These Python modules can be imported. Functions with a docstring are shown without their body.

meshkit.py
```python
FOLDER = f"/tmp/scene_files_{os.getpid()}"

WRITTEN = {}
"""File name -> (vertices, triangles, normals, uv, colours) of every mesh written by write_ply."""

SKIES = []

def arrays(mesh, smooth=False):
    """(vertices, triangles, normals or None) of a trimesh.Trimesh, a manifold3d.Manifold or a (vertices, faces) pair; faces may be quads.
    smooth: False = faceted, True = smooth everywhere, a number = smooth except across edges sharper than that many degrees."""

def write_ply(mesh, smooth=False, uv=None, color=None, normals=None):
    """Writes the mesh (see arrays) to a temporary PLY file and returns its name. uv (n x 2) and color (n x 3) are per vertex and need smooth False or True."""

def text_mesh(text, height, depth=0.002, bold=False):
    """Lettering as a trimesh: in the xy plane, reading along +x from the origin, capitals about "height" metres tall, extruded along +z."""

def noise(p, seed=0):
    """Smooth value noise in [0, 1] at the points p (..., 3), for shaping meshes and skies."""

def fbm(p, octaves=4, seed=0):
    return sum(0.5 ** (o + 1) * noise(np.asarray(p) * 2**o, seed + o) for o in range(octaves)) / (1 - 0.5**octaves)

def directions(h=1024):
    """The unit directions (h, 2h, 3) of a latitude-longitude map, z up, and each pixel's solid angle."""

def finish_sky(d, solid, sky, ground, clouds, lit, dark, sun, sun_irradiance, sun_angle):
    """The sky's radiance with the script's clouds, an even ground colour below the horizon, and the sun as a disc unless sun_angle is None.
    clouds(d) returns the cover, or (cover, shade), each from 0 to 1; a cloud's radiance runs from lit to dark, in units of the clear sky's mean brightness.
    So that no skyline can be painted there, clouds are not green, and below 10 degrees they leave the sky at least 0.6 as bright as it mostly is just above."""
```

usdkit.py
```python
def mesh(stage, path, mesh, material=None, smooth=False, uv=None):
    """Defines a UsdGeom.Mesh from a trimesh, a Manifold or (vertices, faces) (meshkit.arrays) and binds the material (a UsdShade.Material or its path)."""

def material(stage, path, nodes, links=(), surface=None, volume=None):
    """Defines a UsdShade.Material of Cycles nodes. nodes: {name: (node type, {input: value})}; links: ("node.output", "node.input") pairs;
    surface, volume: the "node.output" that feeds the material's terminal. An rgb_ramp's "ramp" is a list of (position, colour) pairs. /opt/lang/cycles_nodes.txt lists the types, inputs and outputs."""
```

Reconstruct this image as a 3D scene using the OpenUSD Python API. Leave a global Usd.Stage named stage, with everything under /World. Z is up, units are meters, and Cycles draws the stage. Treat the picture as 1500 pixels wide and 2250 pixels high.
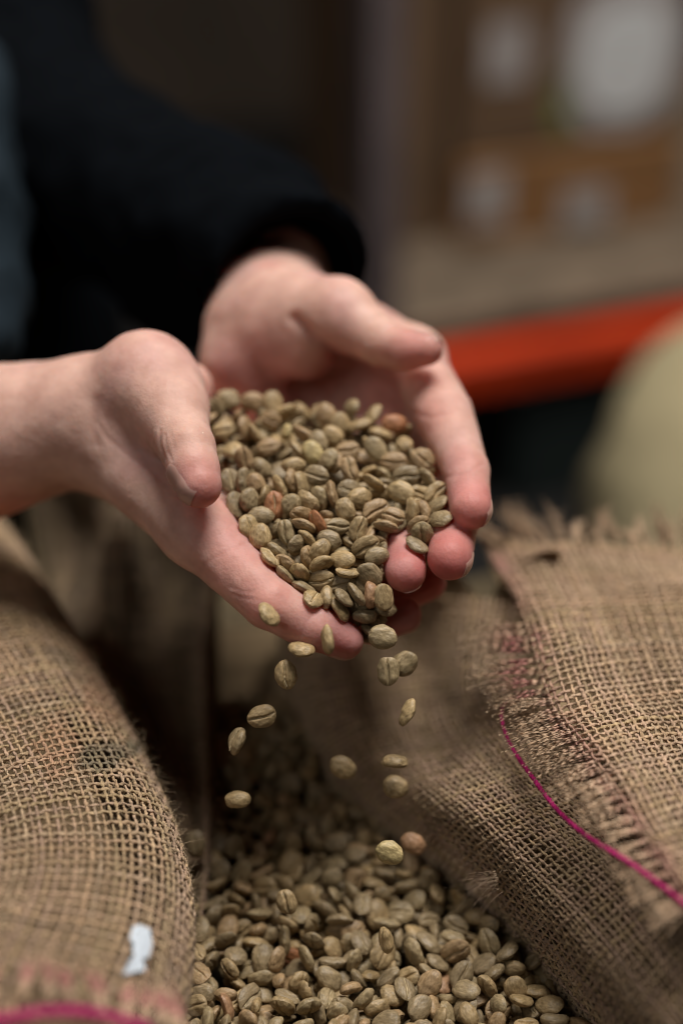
import math, numpy as np, trimesh, usdkit, meshkit
from pxr import Usd, UsdGeom, UsdLux, UsdShade, Gf, Sdf, Vt
from scipy.interpolate import RectBivariateSpline, CubicSpline
from scipy.ndimage import map_coordinates
from scipy.spatial import cKDTree

rng = np.random.default_rng(11)
stage = Usd.Stage.CreateInMemory()
UsdGeom.SetStageUpAxis(stage, "Z"); UsdGeom.SetStageMetersPerUnit(stage, 1.0)
UsdGeom.Xform.Define(stage, "/World")
T = Sdf.ValueTypeNames

# ------------------------------------------------------------------ camera, lamps, exposure
PITCH = math.radians(35.0)
CAM = np.array([0.0, 0.0, 1.15])
RT = np.array([1.0, 0, 0]); FW = np.array([0, math.cos(PITCH), -math.sin(PITCH)]); UP = np.array([0, math.sin(PITCH), math.cos(PITCH)])
FOCUS = 520.0                       # millimetres
cam = UsdGeom.Camera.Define(stage, "/World/camera")
cam.AddTransformOp().Set(Gf.Matrix4d(*RT, 0, *UP, 0, *(-FW), 0, *CAM, 1))
cam.CreateFocalLengthAttr(50.0); cam.CreateHorizontalApertureAttr(24.0); cam.CreateVerticalApertureAttr(36.0)
cam.CreateFStopAttr(2.0); cam.CreateFocusDistanceAttr(FOCUS / 1000); cam.CreateClippingRangeAttr((0.02, 100.0))
cam.CreateExposureAttr(0.17)

def rect_lamp(name, pos, target, w, h, power, color):
    l = UsdLux.RectLight.Define(stage, "/World/" + name)
    pos, target = np.array(pos, float), np.array(target, float)
    z = pos - target; z /= np.linalg.norm(z)
    x = np.cross([0, 1, 0.01], z); x /= np.linalg.norm(x); y = np.cross(z, x)
    l.AddTransformOp().Set(Gf.Matrix4d(*x, 0, *y, 0, *z, 0, *pos, 1))
    l.CreateWidthAttr(w); l.CreateHeightAttr(h); l.CreateIntensityAttr(power); l.CreateColorAttr(Gf.Vec3f(*color))
    return l
rect_lamp("ceiling_lamp", (0.42, 0.95, 3.05), (-0.02, 0.45, 0.8), 1.1, 1.05, 20.5, (1.0, 0.97, 0.935))
rect_lamp("aisle_lamp", (1.1, 0.4, 3.2), (0.4, 1.5, 0.5), 1.2, 1.2, 0.5, (1.0, 0.95, 0.9))
rect_lamp("far_lamp", (-1.6, -1.4, 3.0), (0.2, 1.2, 0.5), 1.6, 1.6, 1.5, (1.0, 0.97, 0.93))

# ------------------------------------------------------------------ helpers
def P(px, py, dz=0.0):
    """camera-frame point in millimetres (x right, y up, z depth) seen at a photo pixel, dz beyond the focus distance"""
    d = FOCUS + dz
    return np.array([(px - 750) * 0.00032 * d, -(py - 1125) * 0.00032 * d, d])
def G(px, py, z):
    """the same for the point at height z (mm, relative to the camera)"""
    kx, ky = (px - 750) * 0.00032, -(py - 1125) * 0.00032
    t = z / (ky * math.cos(PITCH) - math.sin(PITCH))
    return np.array([kx * t, ky * t, t])
BASIS = np.stack([RT, UP, FW])
def W(c):
    """camera frame (mm) -> world (m)"""
    return CAM + np.asarray(c, float) @ BASIS / 1000
def Cw(w):
    return (np.asarray(w, float) - CAM) @ BASIS.T * 1000
def to_px(c):
    c = np.asarray(c)
    return np.stack([750 + c[..., 0] / c[..., 2] / 0.00032, 1125 - c[..., 1] / c[..., 2] / 0.00032], -1)
UPC = np.array([0, math.cos(PITCH), -math.sin(PITCH)])      # world up in the camera frame

taken = {}
def free(parent, name):
    n = taken.get((parent, name), 0); taken[(parent, name)] = n + 1
    return f"{parent}/{name}" + (f"_{n:03d}" if n else "")
def data(prim, label=None, cat=None, group=None, kind=None):
    for k, v in (("label", label), ("category", cat), ("group", group), ("kind", kind)):
        if v: prim.SetCustomDataByKey(k, v)
    return prim
def thing(name, label=None, cat=None, group=None, kind=None, loc=None):
    x = UsdGeom.Xform.Define(stage, free("/World", name))
    if loc is not None: x.AddTranslateOp().Set(Gf.Vec3d(*map(float, loc)))
    return data(x.GetPrim(), label, cat, group, kind)
def part(name, mesh, mat, parent="/World", smooth=False, colors=None, origin=None, **kw):
    pp = parent if isinstance(parent, str) else str(parent.GetPath())
    if origin is not None:
        v, f = (mesh if isinstance(mesh, tuple) else (mesh.vertices, mesh.faces)); mesh = (np.asarray(v) - origin, f)
    v, f = mesh if isinstance(mesh, tuple) else (np.asarray(mesh.vertices), np.asarray(mesh.faces))
    vc = v - v.mean(0)
    if (np.cross(vc[f[:, 0]], vc[f[:, 1]]) * vc[f[:, 2]]).sum() < 0: f = f[:, ::-1]          # faces outward
    m = usdkit.mesh(stage, free(pp, name), (v, f), mat, smooth=smooth)
    if colors is not None:
        for key, val in colors.items():
            pv = UsdGeom.PrimvarsAPI(m).CreatePrimvar(key, T.Color3fArray, "vertex")
            pv.Set(Vt.Vec3fArray.FromNumpy(np.ascontiguousarray(val, np.float32)))
    return data(m.GetPrim(), **kw)
def box(lo, hi, bev=0.0):
    m = trimesh.creation.box(bounds=[lo, hi])
    if bev:
        c = (np.array(lo) + hi) / 2; h = (np.array(hi) - lo) / 2
        pts = np.array([[a, b, d] for a in (-1, 1) for b in (-1, 1) for d in (-1, 1)], float)
        q = np.concatenate([c + pts * (h - np.eye(3)[k] * 0 - bev * (1 - np.eye(3)[k])) for k in range(3)])
        m = trimesh.convex.convex_hull(q)
    return m
def cat_mesh(parts):
    vs, fs, n = [], [], 0
    for v, f in parts:
        vs.append(v); fs.append(np.asarray(f) + n); n += len(v)
    return np.concatenate(vs), np.concatenate(fs)
def sstep(x, a, b):
    t = np.clip((x - a) / (b - a), 0, 1); return t * t * (3 - 2 * t)

# ------------------------------------------------------------------ materials
def mat(name, nodes, links, surface="p.BSDF"):
    return usdkit.material(stage, "/World/Looks/" + name, nodes, links, surface=surface)
def plain(name, col, rough=0.6, spec=0.3, noise=0.25, scale=30, bump=0.0, bscale=200, metal=0.0):
    c = np.array(col)
    nodes = {"g": ("texture_coordinate", {}), "n": ("noise_texture", {"scale": scale, "detail": 5}),
             "r": ("rgb_ramp", {"ramp": [(0.3, tuple(c * (1 - noise))), (0.7, tuple(np.minimum(c * (1 + noise), 1)))]}),
             "p": ("principled_bsdf", {"roughness": rough, "specular_ior_level": spec, "metallic": metal})}
    links = [("g.object", "n.vector"), ("n.fac", "r.fac"), ("r.color", "p.base_color")]
    if bump:
        nodes["n2"] = ("noise_texture", {"scale": bscale, "detail": 4}); nodes["b"] = ("bump", {"strength": 1.0, "distance": bump})
        links += [("g.object", "n2.vector"), ("n2.fac", "b.height"), ("b.normal", "p.normal")]
    return mat(name, nodes, links)

M = {}
M["skin"] = mat("skin", {
    "a": ("attribute", {"attribute": "tone"}), "g": ("texture_coordinate", {}),
    "n": ("noise_texture", {"scale": 90, "detail": 4, "roughness": 0.6}), "r": ("rgb_ramp", {"ramp": [(0.3, (0.86, 0.82, 0.80)), (0.7, (1.1, 1.12, 1.12))]}),
    "m": ("mix_color", {"blend_type": "multiply", "fac": 1.0}),
    "v": ("voronoi_texture", {"scale": 900, "feature": "f1"}), "v2": ("voronoi_texture", {"scale": 420, "feature": "f1"}),
    "dd": ("math", {"math_type": "less_than", "value2": 0.09}), "dc": ("math", {"math_type": "greater_than", "value2": 0.9}), "dm": ("math", {"math_type": "multiply"}), "mx": ("mix_color", {"b": (0.8, 0.7, 0.58)}), "n2": ("noise_texture", {"scale": 420, "detail": 5, "roughness": 0.65}),
    "ad": ("math", {"math_type": "multiply_add", "value2": 0.35}),
    "b": ("bump", {"strength": 0.3, "distance": 0.0006}),
    "p": ("principled_bsdf", {"roughness": 0.54, "specular_ior_level": 0.28, "subsurface_weight": 0.35, "subsurface_scale": 0.0022, "subsurface_radius": (1.0, 0.35, 0.2), "subsurface_method": "random_walk"})},
    [("g.object", "n.vector"), ("g.object", "v.vector"), ("g.object", "n2.vector"), ("n.fac", "r.fac"), ("a.color", "m.a"), ("r.color", "m.b"),
     ("g.object", "v2.vector"), ("v2.distance", "dd.value1"), ("v2.color", "dc.value1"), ("dd.value", "dm.value1"), ("dc.value", "dm.value2"), ("dm.value", "mx.fac"), ("m.result", "mx.a"), ("mx.result", "p.base_color"), ("v.distance", "ad.value1"), ("n2.fac", "ad.value3"), ("ad.value", "b.height"), ("b.normal", "p.normal")])
M["nail"] = mat("nail", {"g": ("texture_coordinate", {}), "n": ("noise_texture", {"scale": 300, "detail": 3}), "b": ("bump", {"strength": 0.3, "distance": 0.0002}),
    "p": ("principled_bsdf", {"base_color": (0.53, 0.275, 0.225), "roughness": 0.34, "specular_ior_level": 0.5, "subsurface_weight": 0.2, "subsurface_scale": 0.001})},
    [("g.object", "n.vector"), ("n.fac", "b.height"), ("b.normal", "p.normal")])
M["jute"] = mat("jute", {
    "a": ("attribute", {"attribute": "tone"}), "g": ("texture_coordinate", {}), "n": ("noise_texture", {"scale": 700, "detail": 4}),
    "r": ("rgb_ramp", {"ramp": [(0.3, (0.72, 0.70, 0.66)), (0.72, (1.2, 1.2, 1.2))]}), "m": ("mix_color", {"blend_type": "multiply", "fac": 1.0}),
    "n2": ("noise_texture", {"scale": 2200, "detail": 3}), "b": ("bump", {"strength": 0.8, "distance": 0.0004}),
    "p": ("principled_bsdf", {"roughness": 0.85, "specular_ior_level": 0.15, "sheen_weight": 0.08, "sheen_roughness": 0.5})},
    [("g.object", "n.vector"), ("g.object", "n2.vector"), ("n.fac", "r.fac"), ("a.color", "m.a"), ("r.color", "m.b"), ("m.result", "p.base_color"), ("n2.fac", "b.height"), ("b.normal", "p.normal")])
M["fringe"] = mat("fringe", {"a": ("attribute", {"attribute": "tone"}), "p": ("principled_bsdf", {"roughness": 0.8, "specular_ior_level": 0.15})}, [("a.color", "p.base_color")])
M["jute_hair"] = mat("jute_hair", {"p": ("principled_bsdf", {"base_color": (0.42, 0.31, 0.19), "roughness": 0.7, "specular_ior_level": 0.2})}, [])
def cloth_mat(name, c1, c2, scale):
    """burlap seen too far off, or too much in shade, to tell the yarns apart"""
    return mat(name, {"g": ("texture_coordinate", {}), "w": ("noise_texture", {"scale": scale * 4, "detail": 2}), "w2": ("wave_texture", {"scale": scale, "bands_direction": "z", "distortion": 0.4, "detail": 1}),
        "m": ("math", {"math_type": "multiply"}), "n": ("noise_texture", {"scale": 14, "detail": 5}), "ad": ("math", {"math_type": "multiply_add", "value2": 0.5}),
        "r": ("rgb_ramp", {"ramp": [(0.3, c1), (0.85, c2)]}), "b": ("bump", {"strength": 0.6, "distance": 0.001}),
        "p": ("principled_bsdf", {"roughness": 0.9, "specular_ior_level": 0.1})},
        [("g.object", "w.vector"), ("g.object", "w2.vector"), ("g.object", "n.vector"), ("w.fac", "m.value1"), ("w2.fac", "m.value2"), ("m.value", "ad.value1"), ("n.fac", "ad.value3"),
         ("ad.value", "r.fac"), ("r.color", "p.base_color"), ("m.value", "b.height"), ("b.normal", "p.normal")])
M["burlap"] = cloth_mat("burlap", (0.13, 0.09, 0.05), (0.30, 0.21, 0.12), 85)
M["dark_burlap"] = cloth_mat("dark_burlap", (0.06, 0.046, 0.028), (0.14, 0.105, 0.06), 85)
M["pale_burlap"] = cloth_mat("pale_burlap", (0.30, 0.25, 0.145), (0.42, 0.35, 0.205), 85)
M["magenta"] = plain("magenta_yarn", (0.42, 0.015, 0.13), 0.7, 0.2, 0.35, 900, 0.0004, 1800)
M["denim"] = plain("denim", (0.009, 0.016, 0.022), 0.85, 0.15, 0.3, 300, 0.0006, 900)
M["jacket"] = plain("jacket", (0.0018, 0.0025, 0.0036), 0.9, 0.04, 0.3, 60, 0.0008, 500)
M["trousers"] = plain("trousers", (0.012, 0.012, 0.014), 0.8, 0.2, 0.2, 60)
M["floor"] = plain("floor", (0.013, 0.0125, 0.012), 0.55, 0.3, 0.35, 6, 0.001, 60)
M["wall"] = plain("wall", (0.07, 0.052, 0.038), 0.8, 0.2, 0.2, 3)
M["orange"] = plain("orange_steel", (0.62, 0.05, 0.010), 0.45, 0.4, 0.12, 12)
M["steel"] = plain("grey_steel", (0.15, 0.115, 0.115), 0.5, 0.4, 0.15, 12)
M["wood"] = plain("deck_wood", (0.17, 0.125, 0.085), 0.8, 0.2, 0.35, 18)
M["card"] = plain("cardboard", (0.27, 0.135, 0.055), 0.8, 0.15, 0.15, 10)
M["card_dark"] = plain("brown_cardboard", (0.155, 0.095, 0.055), 0.8, 0.15, 0.15, 10)
M["tape"] = plain("packing_tape", (0.30, 0.20, 0.10), 0.35, 0.5, 0.1, 10)
M["paper"] = plain("white_paper", (0.70, 0.71, 0.70), 0.7, 0.2, 0.04, 30)
M["paper_grey"] = plain("grey_paper", (0.42, 0.38, 0.36), 0.7, 0.2, 0.08, 30)
M["green"] = plain("green_print", (0.17, 0.24, 0.06), 0.6, 0.2, 0.1, 30)
M["wrap"] = plain("stretch_wrap", (0.13, 0.10, 0.078), 0.45, 0.4, 0.25, 9)
M["crate"] = plain("dark_crate", (0.02, 0.028, 0.026), 0.5, 0.4, 0.2, 20)
M["scrap"] = plain("scrap", (0.55, 0.60, 0.65), 0.6, 0.25, 0.05, 200, 0.0005, 400)
M["husk"] = plain("husk", (0.30, 0.13, 0.06), 0.8, 0.15, 0.45, 500, 0.0008, 700)

#@@STRUCTURE
# ------------------------------------------------------------------ the warehouse behind
fl = box((-4, -1.5, -0.1), (4, 6, 0.0)); part("floor", fl, M["floor"], kind="structure")
wl = box((-4, 3.2, 0.004), (4, 3.3, 3.4)); part("wall", wl, M["wall"], kind="structure")
# pallet rack, front line from A towards B
RA = np.array([0.134, 1.60, 0.0]); RD = np.array([0.325, 0.112, 0.0]); RD /= np.linalg.norm(RD); RN = np.array([-RD[1], RD[0], 0.0])
def rk(s0, s1, d0, d1, z0, z1, bev=0.0):
    m = box((s0, d0, z0), (s1, d1, z1), bev)
    m.vertices = RA + np.outer(m.vertices[:, 0], RD) + np.outer(m.vertices[:, 1], RN) + np.outer(m.vertices[:, 2], [0, 0, 1]); return m
rack = thing("pallet_rack", "orange steel beam and grey posts of the pallet rack behind the hands", "rack")
part("beam", rk(-0.063, 1.6, 0.0, 0.05, 0.205, 0.260, 0.004), M["orange"], rack)
part("beam", rk(0.225, 1.6, 0.90, 0.95, 0.205, 0.268, 0.004), M["orange"], rack)
part("post", rk(-0.108, -0.066, 0.0, 0.07, 0.004, 2.2, 0.004), M["steel"], rack)
part("post", rk(0.155, 0.222, 0.88, 0.95, 0.004, 2.2, 0.004), M["steel"], rack)
for k in range(6):
    part("deck_board", rk(-0.06 if k < 3 else 0.23, 1.58, 0.055 + k * 0.14, 0.055 + k * 0.14 + 0.128, 0.271, 0.289, 0.002), M["wood"], rack)
def carton(name, s0, s1, d0, d1, z0, z1, m, label, labels=(), tape=True):
    t = thing(name, label, "box", "cartons standing on the pallet rack")
    part("carton_body", rk(s0, s1, d0, d1, z0, z1, 0.004), m, t)
    if tape: part("tape", rk((s0 + s1) / 2 - 0.025, (s0 + s1) / 2 + 0.025, d0 + 0.003, d1 - 0.003, z1 + 0.0005, z1 + 0.0015), M["tape"], t)
    for (a, b, z2, z3, mm) in labels: part("sticker", rk(a, b, d0 - 0.0025, d0 - 0.0005, z2, z3), mm, t)
carton("cardboard_box", 0.0, 0.115, 0.30, 0.60, 0.291, 0.80, M["card_dark"], "tall dark brown carton beside the grey rack post")
carton("cardboard_box", 0.125, 0.475, 0.26, 0.62, 0.291, 0.415, M["card"], "low orange-brown carton on the rack, two pale stickers on its front",
       [(0.135, 0.195, 0.325, 0.40, M["paper_grey"]), (0.285, 0.36, 0.30, 0.355, M["paper_grey"])])
carton("cardboard_box", 0.12, 0.46, 0.27, 0.60, 0.417, 0.80, M["card_dark"], "brown carton with a big white sheet, on top of the low carton",
       [(0.262, 0.283, 0.445, 0.53, M["green"]), (0.155, 0.215, 0.52, 0.60, M["paper_grey"])])
sheet2d = np.array([(0.292, 0.600), (0.345, 0.628), (0.425, 0.622), (0.452, 0.560), (0.440, 0.470), (0.395, 0.438), (0.320, 0.446), (0.280, 0.500), (0.284, 0.555)])
def rk_poly(p2, d0, d1):
    from shapely.geometry import Polygon as Pg
    m = trimesh.creation.extrude_polygon(Pg(p2), d1 - d0, engine="earcut"); v = m.vertices.copy()
    m.vertices = RA + np.outer(v[:, 0], RD) + np.outer(d0 + v[:, 2], RN) + np.outer(v[:, 1], [0, 0, 1]); return m
part("sticker", rk_poly((sheet2d - sheet2d.mean(0)) * 1.16 + sheet2d.mean(0) + np.array([-0.004, 0.006]), 0.2675, 0.2690), M["paper_grey"], "/World/cardboard_box_002")
part("sticker", rk_poly((sheet2d - sheet2d.mean(0)) * 0.80 + sheet2d.mean(0), 0.2645, 0.2668), M["paper"], "/World/cardboard_box_002")
bale = thing("wrapped_pallet", "grey-brown stretch-wrapped pallet load far back beyond the dark sleeve", "pallet")
part("load", rk(-1.25, -0.42, 0.25, 1.0, 0.14, 1.0, 0.03), M["wrap"], bale)
for k in range(3): part("pallet_block", rk(-1.24 + k * 0.31, -1.14 + k * 0.31, 0.27, 0.98, 0.004, 0.118), M["wood"], bale)
part("pallet_deck", rk(-1.27, -0.40, 0.24, 1.0, 0.12, 0.138), M["wood"], bale)
cr = thing("plastic_crate", "dark green-black plastic crate under the orange beam", "crate")
part("crate_wall", rk(0.12, 0.40, 0.02, 0.05, 0.02, 0.16, 0.004), M["crate"], cr); part("crate_wall", rk(0.12, 0.40, 0.32, 0.35, 0.02, 0.16, 0.004), M["crate"], cr)
part("crate_wall", rk(0.12, 0.15, 0.052, 0.318, 0.02, 0.16, 0.004), M["crate"], cr); part("crate_wall", rk(0.37, 0.40, 0.052, 0.318, 0.02, 0.16, 0.004), M["crate"], cr)
part("crate_base", rk(0.12, 0.40, 0.02, 0.35, 0.004, 0.018), M["crate"], cr)

def sack_solid(c, rx, ry, h, seed, top_sag=0.1, n=2.6, fold=0.02):
    """a full standing sack: superellipse plan, bulging sides, slumped top"""
    nu, nv = 96, 60; U, V = np.meshgrid(np.linspace(0, 2 * np.pi, nu, endpoint=False), np.linspace(0, 1, nv), indexing="ij")
    ph = (V - 0.5) * np.pi
    prof = np.maximum(np.cos(ph), 0) ** 0.42; zz = 0.5 + 0.5 * np.sign(np.sin(ph)) * np.abs(np.sin(ph)) ** 0.62
    x = rx * prof * np.sign(np.cos(U)) * np.abs(np.cos(U)) ** (2 / n); y = ry * prof * np.sign(np.sin(U)) * np.abs(np.sin(U)) ** (2 / n)
    p = np.stack([x, y, zz * h], -1)
    k = meshkit.fbm(p * 7 + seed, 4, seed) - 0.5
    out = np.stack([np.cos(U), np.sin(U), 0 * U], -1)
    p = p + out * (k * fold * 2)[..., None] * prof[..., None]; p[..., 2] *= 1 - top_sag * meshkit.noise(p * 4 + 3, seed)[...]
    p[..., 2] = np.maximum(p[..., 2], 0.004)
    i = np.arange(nu * nv).reshape(nu, nv); a, b = i, np.roll(i, -1, 0)
    q = np.stack([a[:, :-1], b[:, :-1], b[:, 1:], a[:, 1:]], -1).reshape(-1, 4)
    return p.reshape(-1, 3) + np.array(c), np.vstack([q[:, [0, 1, 2]], q[:, [0, 2, 3]]])
far_sack = thing("filled_sack", "pale khaki full sack standing on the floor at the right, behind the burlap flap", "sack")
part("sack_cloth", sack_solid((0.535, 1.10, 0.0), 0.30, 0.26, 0.56, 3), M["pale_burlap"], far_sack, smooth=True)
part("sack_seam", sack_solid((0.535, 1.10, 0.55), 0.11, 0.014, 0.05, 8, 0.05, 2.0, 0.004), M["pale_burlap"], far_sack, smooth=True)

#@@SACK
# ------------------------------------------------------------------ the open sack: woven burlap built yarn by yarn
class Sheet:
    """smooth cloth surface through a grid of camera-frame points (rows along the cloth, columns across it), in mm, parametrised by mean arc length"""
    def __init__(s, grid, wrinkle=None):
        g = np.array(grid, float); R, C = g.shape[:2]
        sp = [RectBivariateSpline(np.arange(R), np.arange(C), g[..., k], kx=min(3, R - 1), ky=min(3, C - 1)) for k in range(3)]
        r, c = np.linspace(0, R - 1, 160), np.linspace(0, C - 1, 120)
        p = np.stack([q(r, c) for q in sp], -1)
        lu = np.r_[0, np.cumsum(np.linalg.norm(np.diff(p, axis=0), axis=-1).mean(1))]; lv = np.r_[0, np.cumsum(np.linalg.norm(np.diff(p, axis=1), axis=-1).mean(0))]
        s.LU, s.LV, s.sp = lu[-1], lv[-1], sp
        s.fr = lambda u: np.interp(u, lu, r); s.fc = lambda v: np.interp(v, lv, c)
        s.wr = wrinkle
    def raw(s, u, v):
        r, c = s.fr(u), s.fc(v)
        p = np.stack([q.ev(r, c) for q in s.sp], -1)
        return p if s.wr is None else p + s.wr(p)
    def at(s, u, v):
        u, v = np.broadcast_arrays(np.asarray(u, float), np.asarray(v, float))
        p = s.raw(u, v); e = 1.5
        du = s.raw(np.minimum(u + e, s.LU), v) - s.raw(np.maximum(u - e, 0), v); dv = s.raw(u, np.minimum(v + e, s.LV)) - s.raw(u, np.maximum(v - e, 0))
        n = np.cross(du, dv); n /= np.linalg.norm(n, axis=-1, keepdims=True) + 1e-9
        return p, n, du / (np.linalg.norm(du, axis=-1, keepdims=True) + 1e-9), dv / (np.linalg.norm(dv, axis=-1, keepdims=True) + 1e-9)
    def mesh(s, off=0.0, step=3.0):
        u, v = np.linspace(0, s.LU, max(4, int(s.LU / step))), np.linspace(0, s.LV, max(4, int(s.LV / step)))
        p, n, _, _ = s.at(u[:, None], v[None, :]); p = p + n * off
        i = np.arange(p.shape[0] * p.shape[1]).reshape(p.shape[:2])
        q = np.stack([i[:-1, :-1], i[1:, :-1], i[1:, 1:], i[:-1, 1:]], -1).reshape(-1, 4)
        return W(p.reshape(-1, 3)), np.vstack([q[:, [0, 1, 2]], q[:, [0, 2, 3]]])

def tube(p, n, rad, sides=6, twist=3.6, flat=0.72, phase=0.0, step=1.0):
    """a two-ply yarn: an oval section that turns along the yarn"""
    t = np.gradient(p, axis=0); t /= np.linalg.norm(t, axis=1, keepdims=True) + 1e-9
    b = np.cross(t, n); b /= np.linalg.norm(b, axis=1, keepdims=True) + 1e-9; n2 = np.cross(b, t)
    a = np.linspace(0, 2 * np.pi, sides, endpoint=False)
    s = np.r_[0, np.cumsum(np.linalg.norm(np.diff(p, axis=0), axis=1))]
    w = phase + s * np.pi / twist
    ca, sa = np.cos(a)[None] * rad[:, None], np.sin(a)[None] * rad[:, None] * flat
    x = ca * np.cos(w)[:, None] - sa * np.sin(w)[:, None]; y = ca * np.sin(w)[:, None] + sa * np.cos(w)[:, None]
    v = p[:, None] + b[:, None] * x[..., None] + n2[:, None] * y[..., None]
    m = len(p); i = np.arange(m * sides).reshape(m, sides); j = np.roll(i, -1, 1)
    f = np.concatenate([np.stack([i[:-1], j[:-1], j[1:]], -1).reshape(-1, 3), np.stack([i[:-1], j[1:], i[1:]], -1).reshape(-1, 3)])
    return v.reshape(-1, 3), f

JUTE = np.array([0.455, 0.315, 0.20])
def weave(sh, pitch=3.7, rad=1.0, stain=None, seed=0, sub=4, margin=220, sides=5):
    r = np.random.default_rng(seed); parts, cols, roots = [], [], []
    h = rad * 0.36
    for axis in (0, 1):
        La, Lb = (sh.LU, sh.LV) if axis == 0 else (sh.LV, sh.LU)
        for i in range(1, int(Lb / pitch)):
            a = np.arange(0, La, pitch / sub); wob = 0.22 * pitch * (meshkit.fbm(np.stack([a / 22, 0 * a + i * 3.1 + axis * 77, 0 * a], -1), 2, seed) - 0.5) * 2
            b = np.clip(i * pitch + wob + r.normal(0, 0.05 * pitch), 0, Lb)
            p, n, _, _ = sh.at(a, b) if axis == 0 else sh.at(b, a)
            sg = (1 if i % 2 else -1) * (1 if axis == 0 else -1)
            p = p + n * (sg * h * np.cos(np.pi * a / pitch))[:, None]
            q = to_px(p); ok = (q[:, 0] > -margin) & (q[:, 0] < 1500 + margin) & (q[:, 1] < 2250 + margin)
            if ok.sum() < 6: continue
            k0, k1 = np.nonzero(ok)[0][[0, -1]]; sl = slice(k0, k1 + 1); p, n, a2, b2 = p[sl], n[sl], a[sl], b[sl]
            thick = rad * r.uniform(0.82, 1.18) * (1 + 0.22 * (meshkit.noise(np.stack([a2 / 9, 0 * a2 + i, 0 * a2 + axis], -1), seed + 5) - 0.5) * 2)
            v, f = tube(p, n, thick, sides, twist=3.2, flat=0.64, phase=r.uniform(0, 6))
            c = JUTE * r.uniform(0.82, 1.15) * np.array([1, r.uniform(0.96, 1.04), r.uniform(0.9, 1.08)])
            c = np.repeat((c[None] * (1 + 0.18 * (meshkit.noise(np.stack([a2 / 6, 0 * a2 + i * 7, 0 * a2 + axis * 9], -1), seed + 9)[:, None] - 0.5) * 2)), sides, 0)
            if stain is not None: c = stain(np.repeat(p, sides, 0), c)
            parts.append((v, f)); cols.append(c); roots.append(np.hstack([p, n]))
    v, f = cat_mesh(parts)
    return W(v), f, np.concatenate(cols), np.concatenate(roots)

def fibres(parent, roots, count, lo, hi, seed, width=0.0001, lift=0.8, name="loose_fibres"):
    """the hairs that stand off the yarns"""
    r = np.random.default_rng(seed); k = r.integers(0, len(roots), count); p, n = roots[k, :3], roots[k, 3:]
    d = r.normal(size=(count, 3)); d += n * r.uniform(0, lift, (count, 1)) * 1.4; d /= np.linalg.norm(d, axis=1, keepdims=True)
    L = r.uniform(lo, hi, (count, 1)); bend = r.normal(size=(count, 3)) * 0.5
    t = np.linspace(0, 1, 5)
    pts = np.stack([p + n * 0.6 + d * L * x + bend * L * x * x * 0.8 for x in t], 1)
    c = UsdGeom.BasisCurves.Define(stage, free(str(parent.GetPath()), name))
    c.CreateTypeAttr("linear"); c.CreateCurveVertexCountsAttr(Vt.IntArray.FromNumpy(np.full(count, 5, np.int32)))
    c.CreatePointsAttr(Vt.Vec3fArray.FromNumpy(W(pts.reshape(-1, 3)).astype(np.float32)))
    wd = np.tile(np.array([1, 0.95, 0.85, 0.7, 0.35]) * width, count) * np.repeat(r.uniform(0.7, 1.3, count), 5)
    c.CreateWidthsAttr(Vt.FloatArray.FromNumpy(wd.astype(np.float32))); c.SetWidthsInterpolation("vertex")
    UsdShade.MaterialBindingAPI.Apply(c.GetPrim()).Bind(M["jute_hair"]); data(c.GetPrim(), kind="stuff")

sack = thing("coffee_sack", "open burlap sack of green coffee under the hands, its rim rolled outward", "sack")

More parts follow.
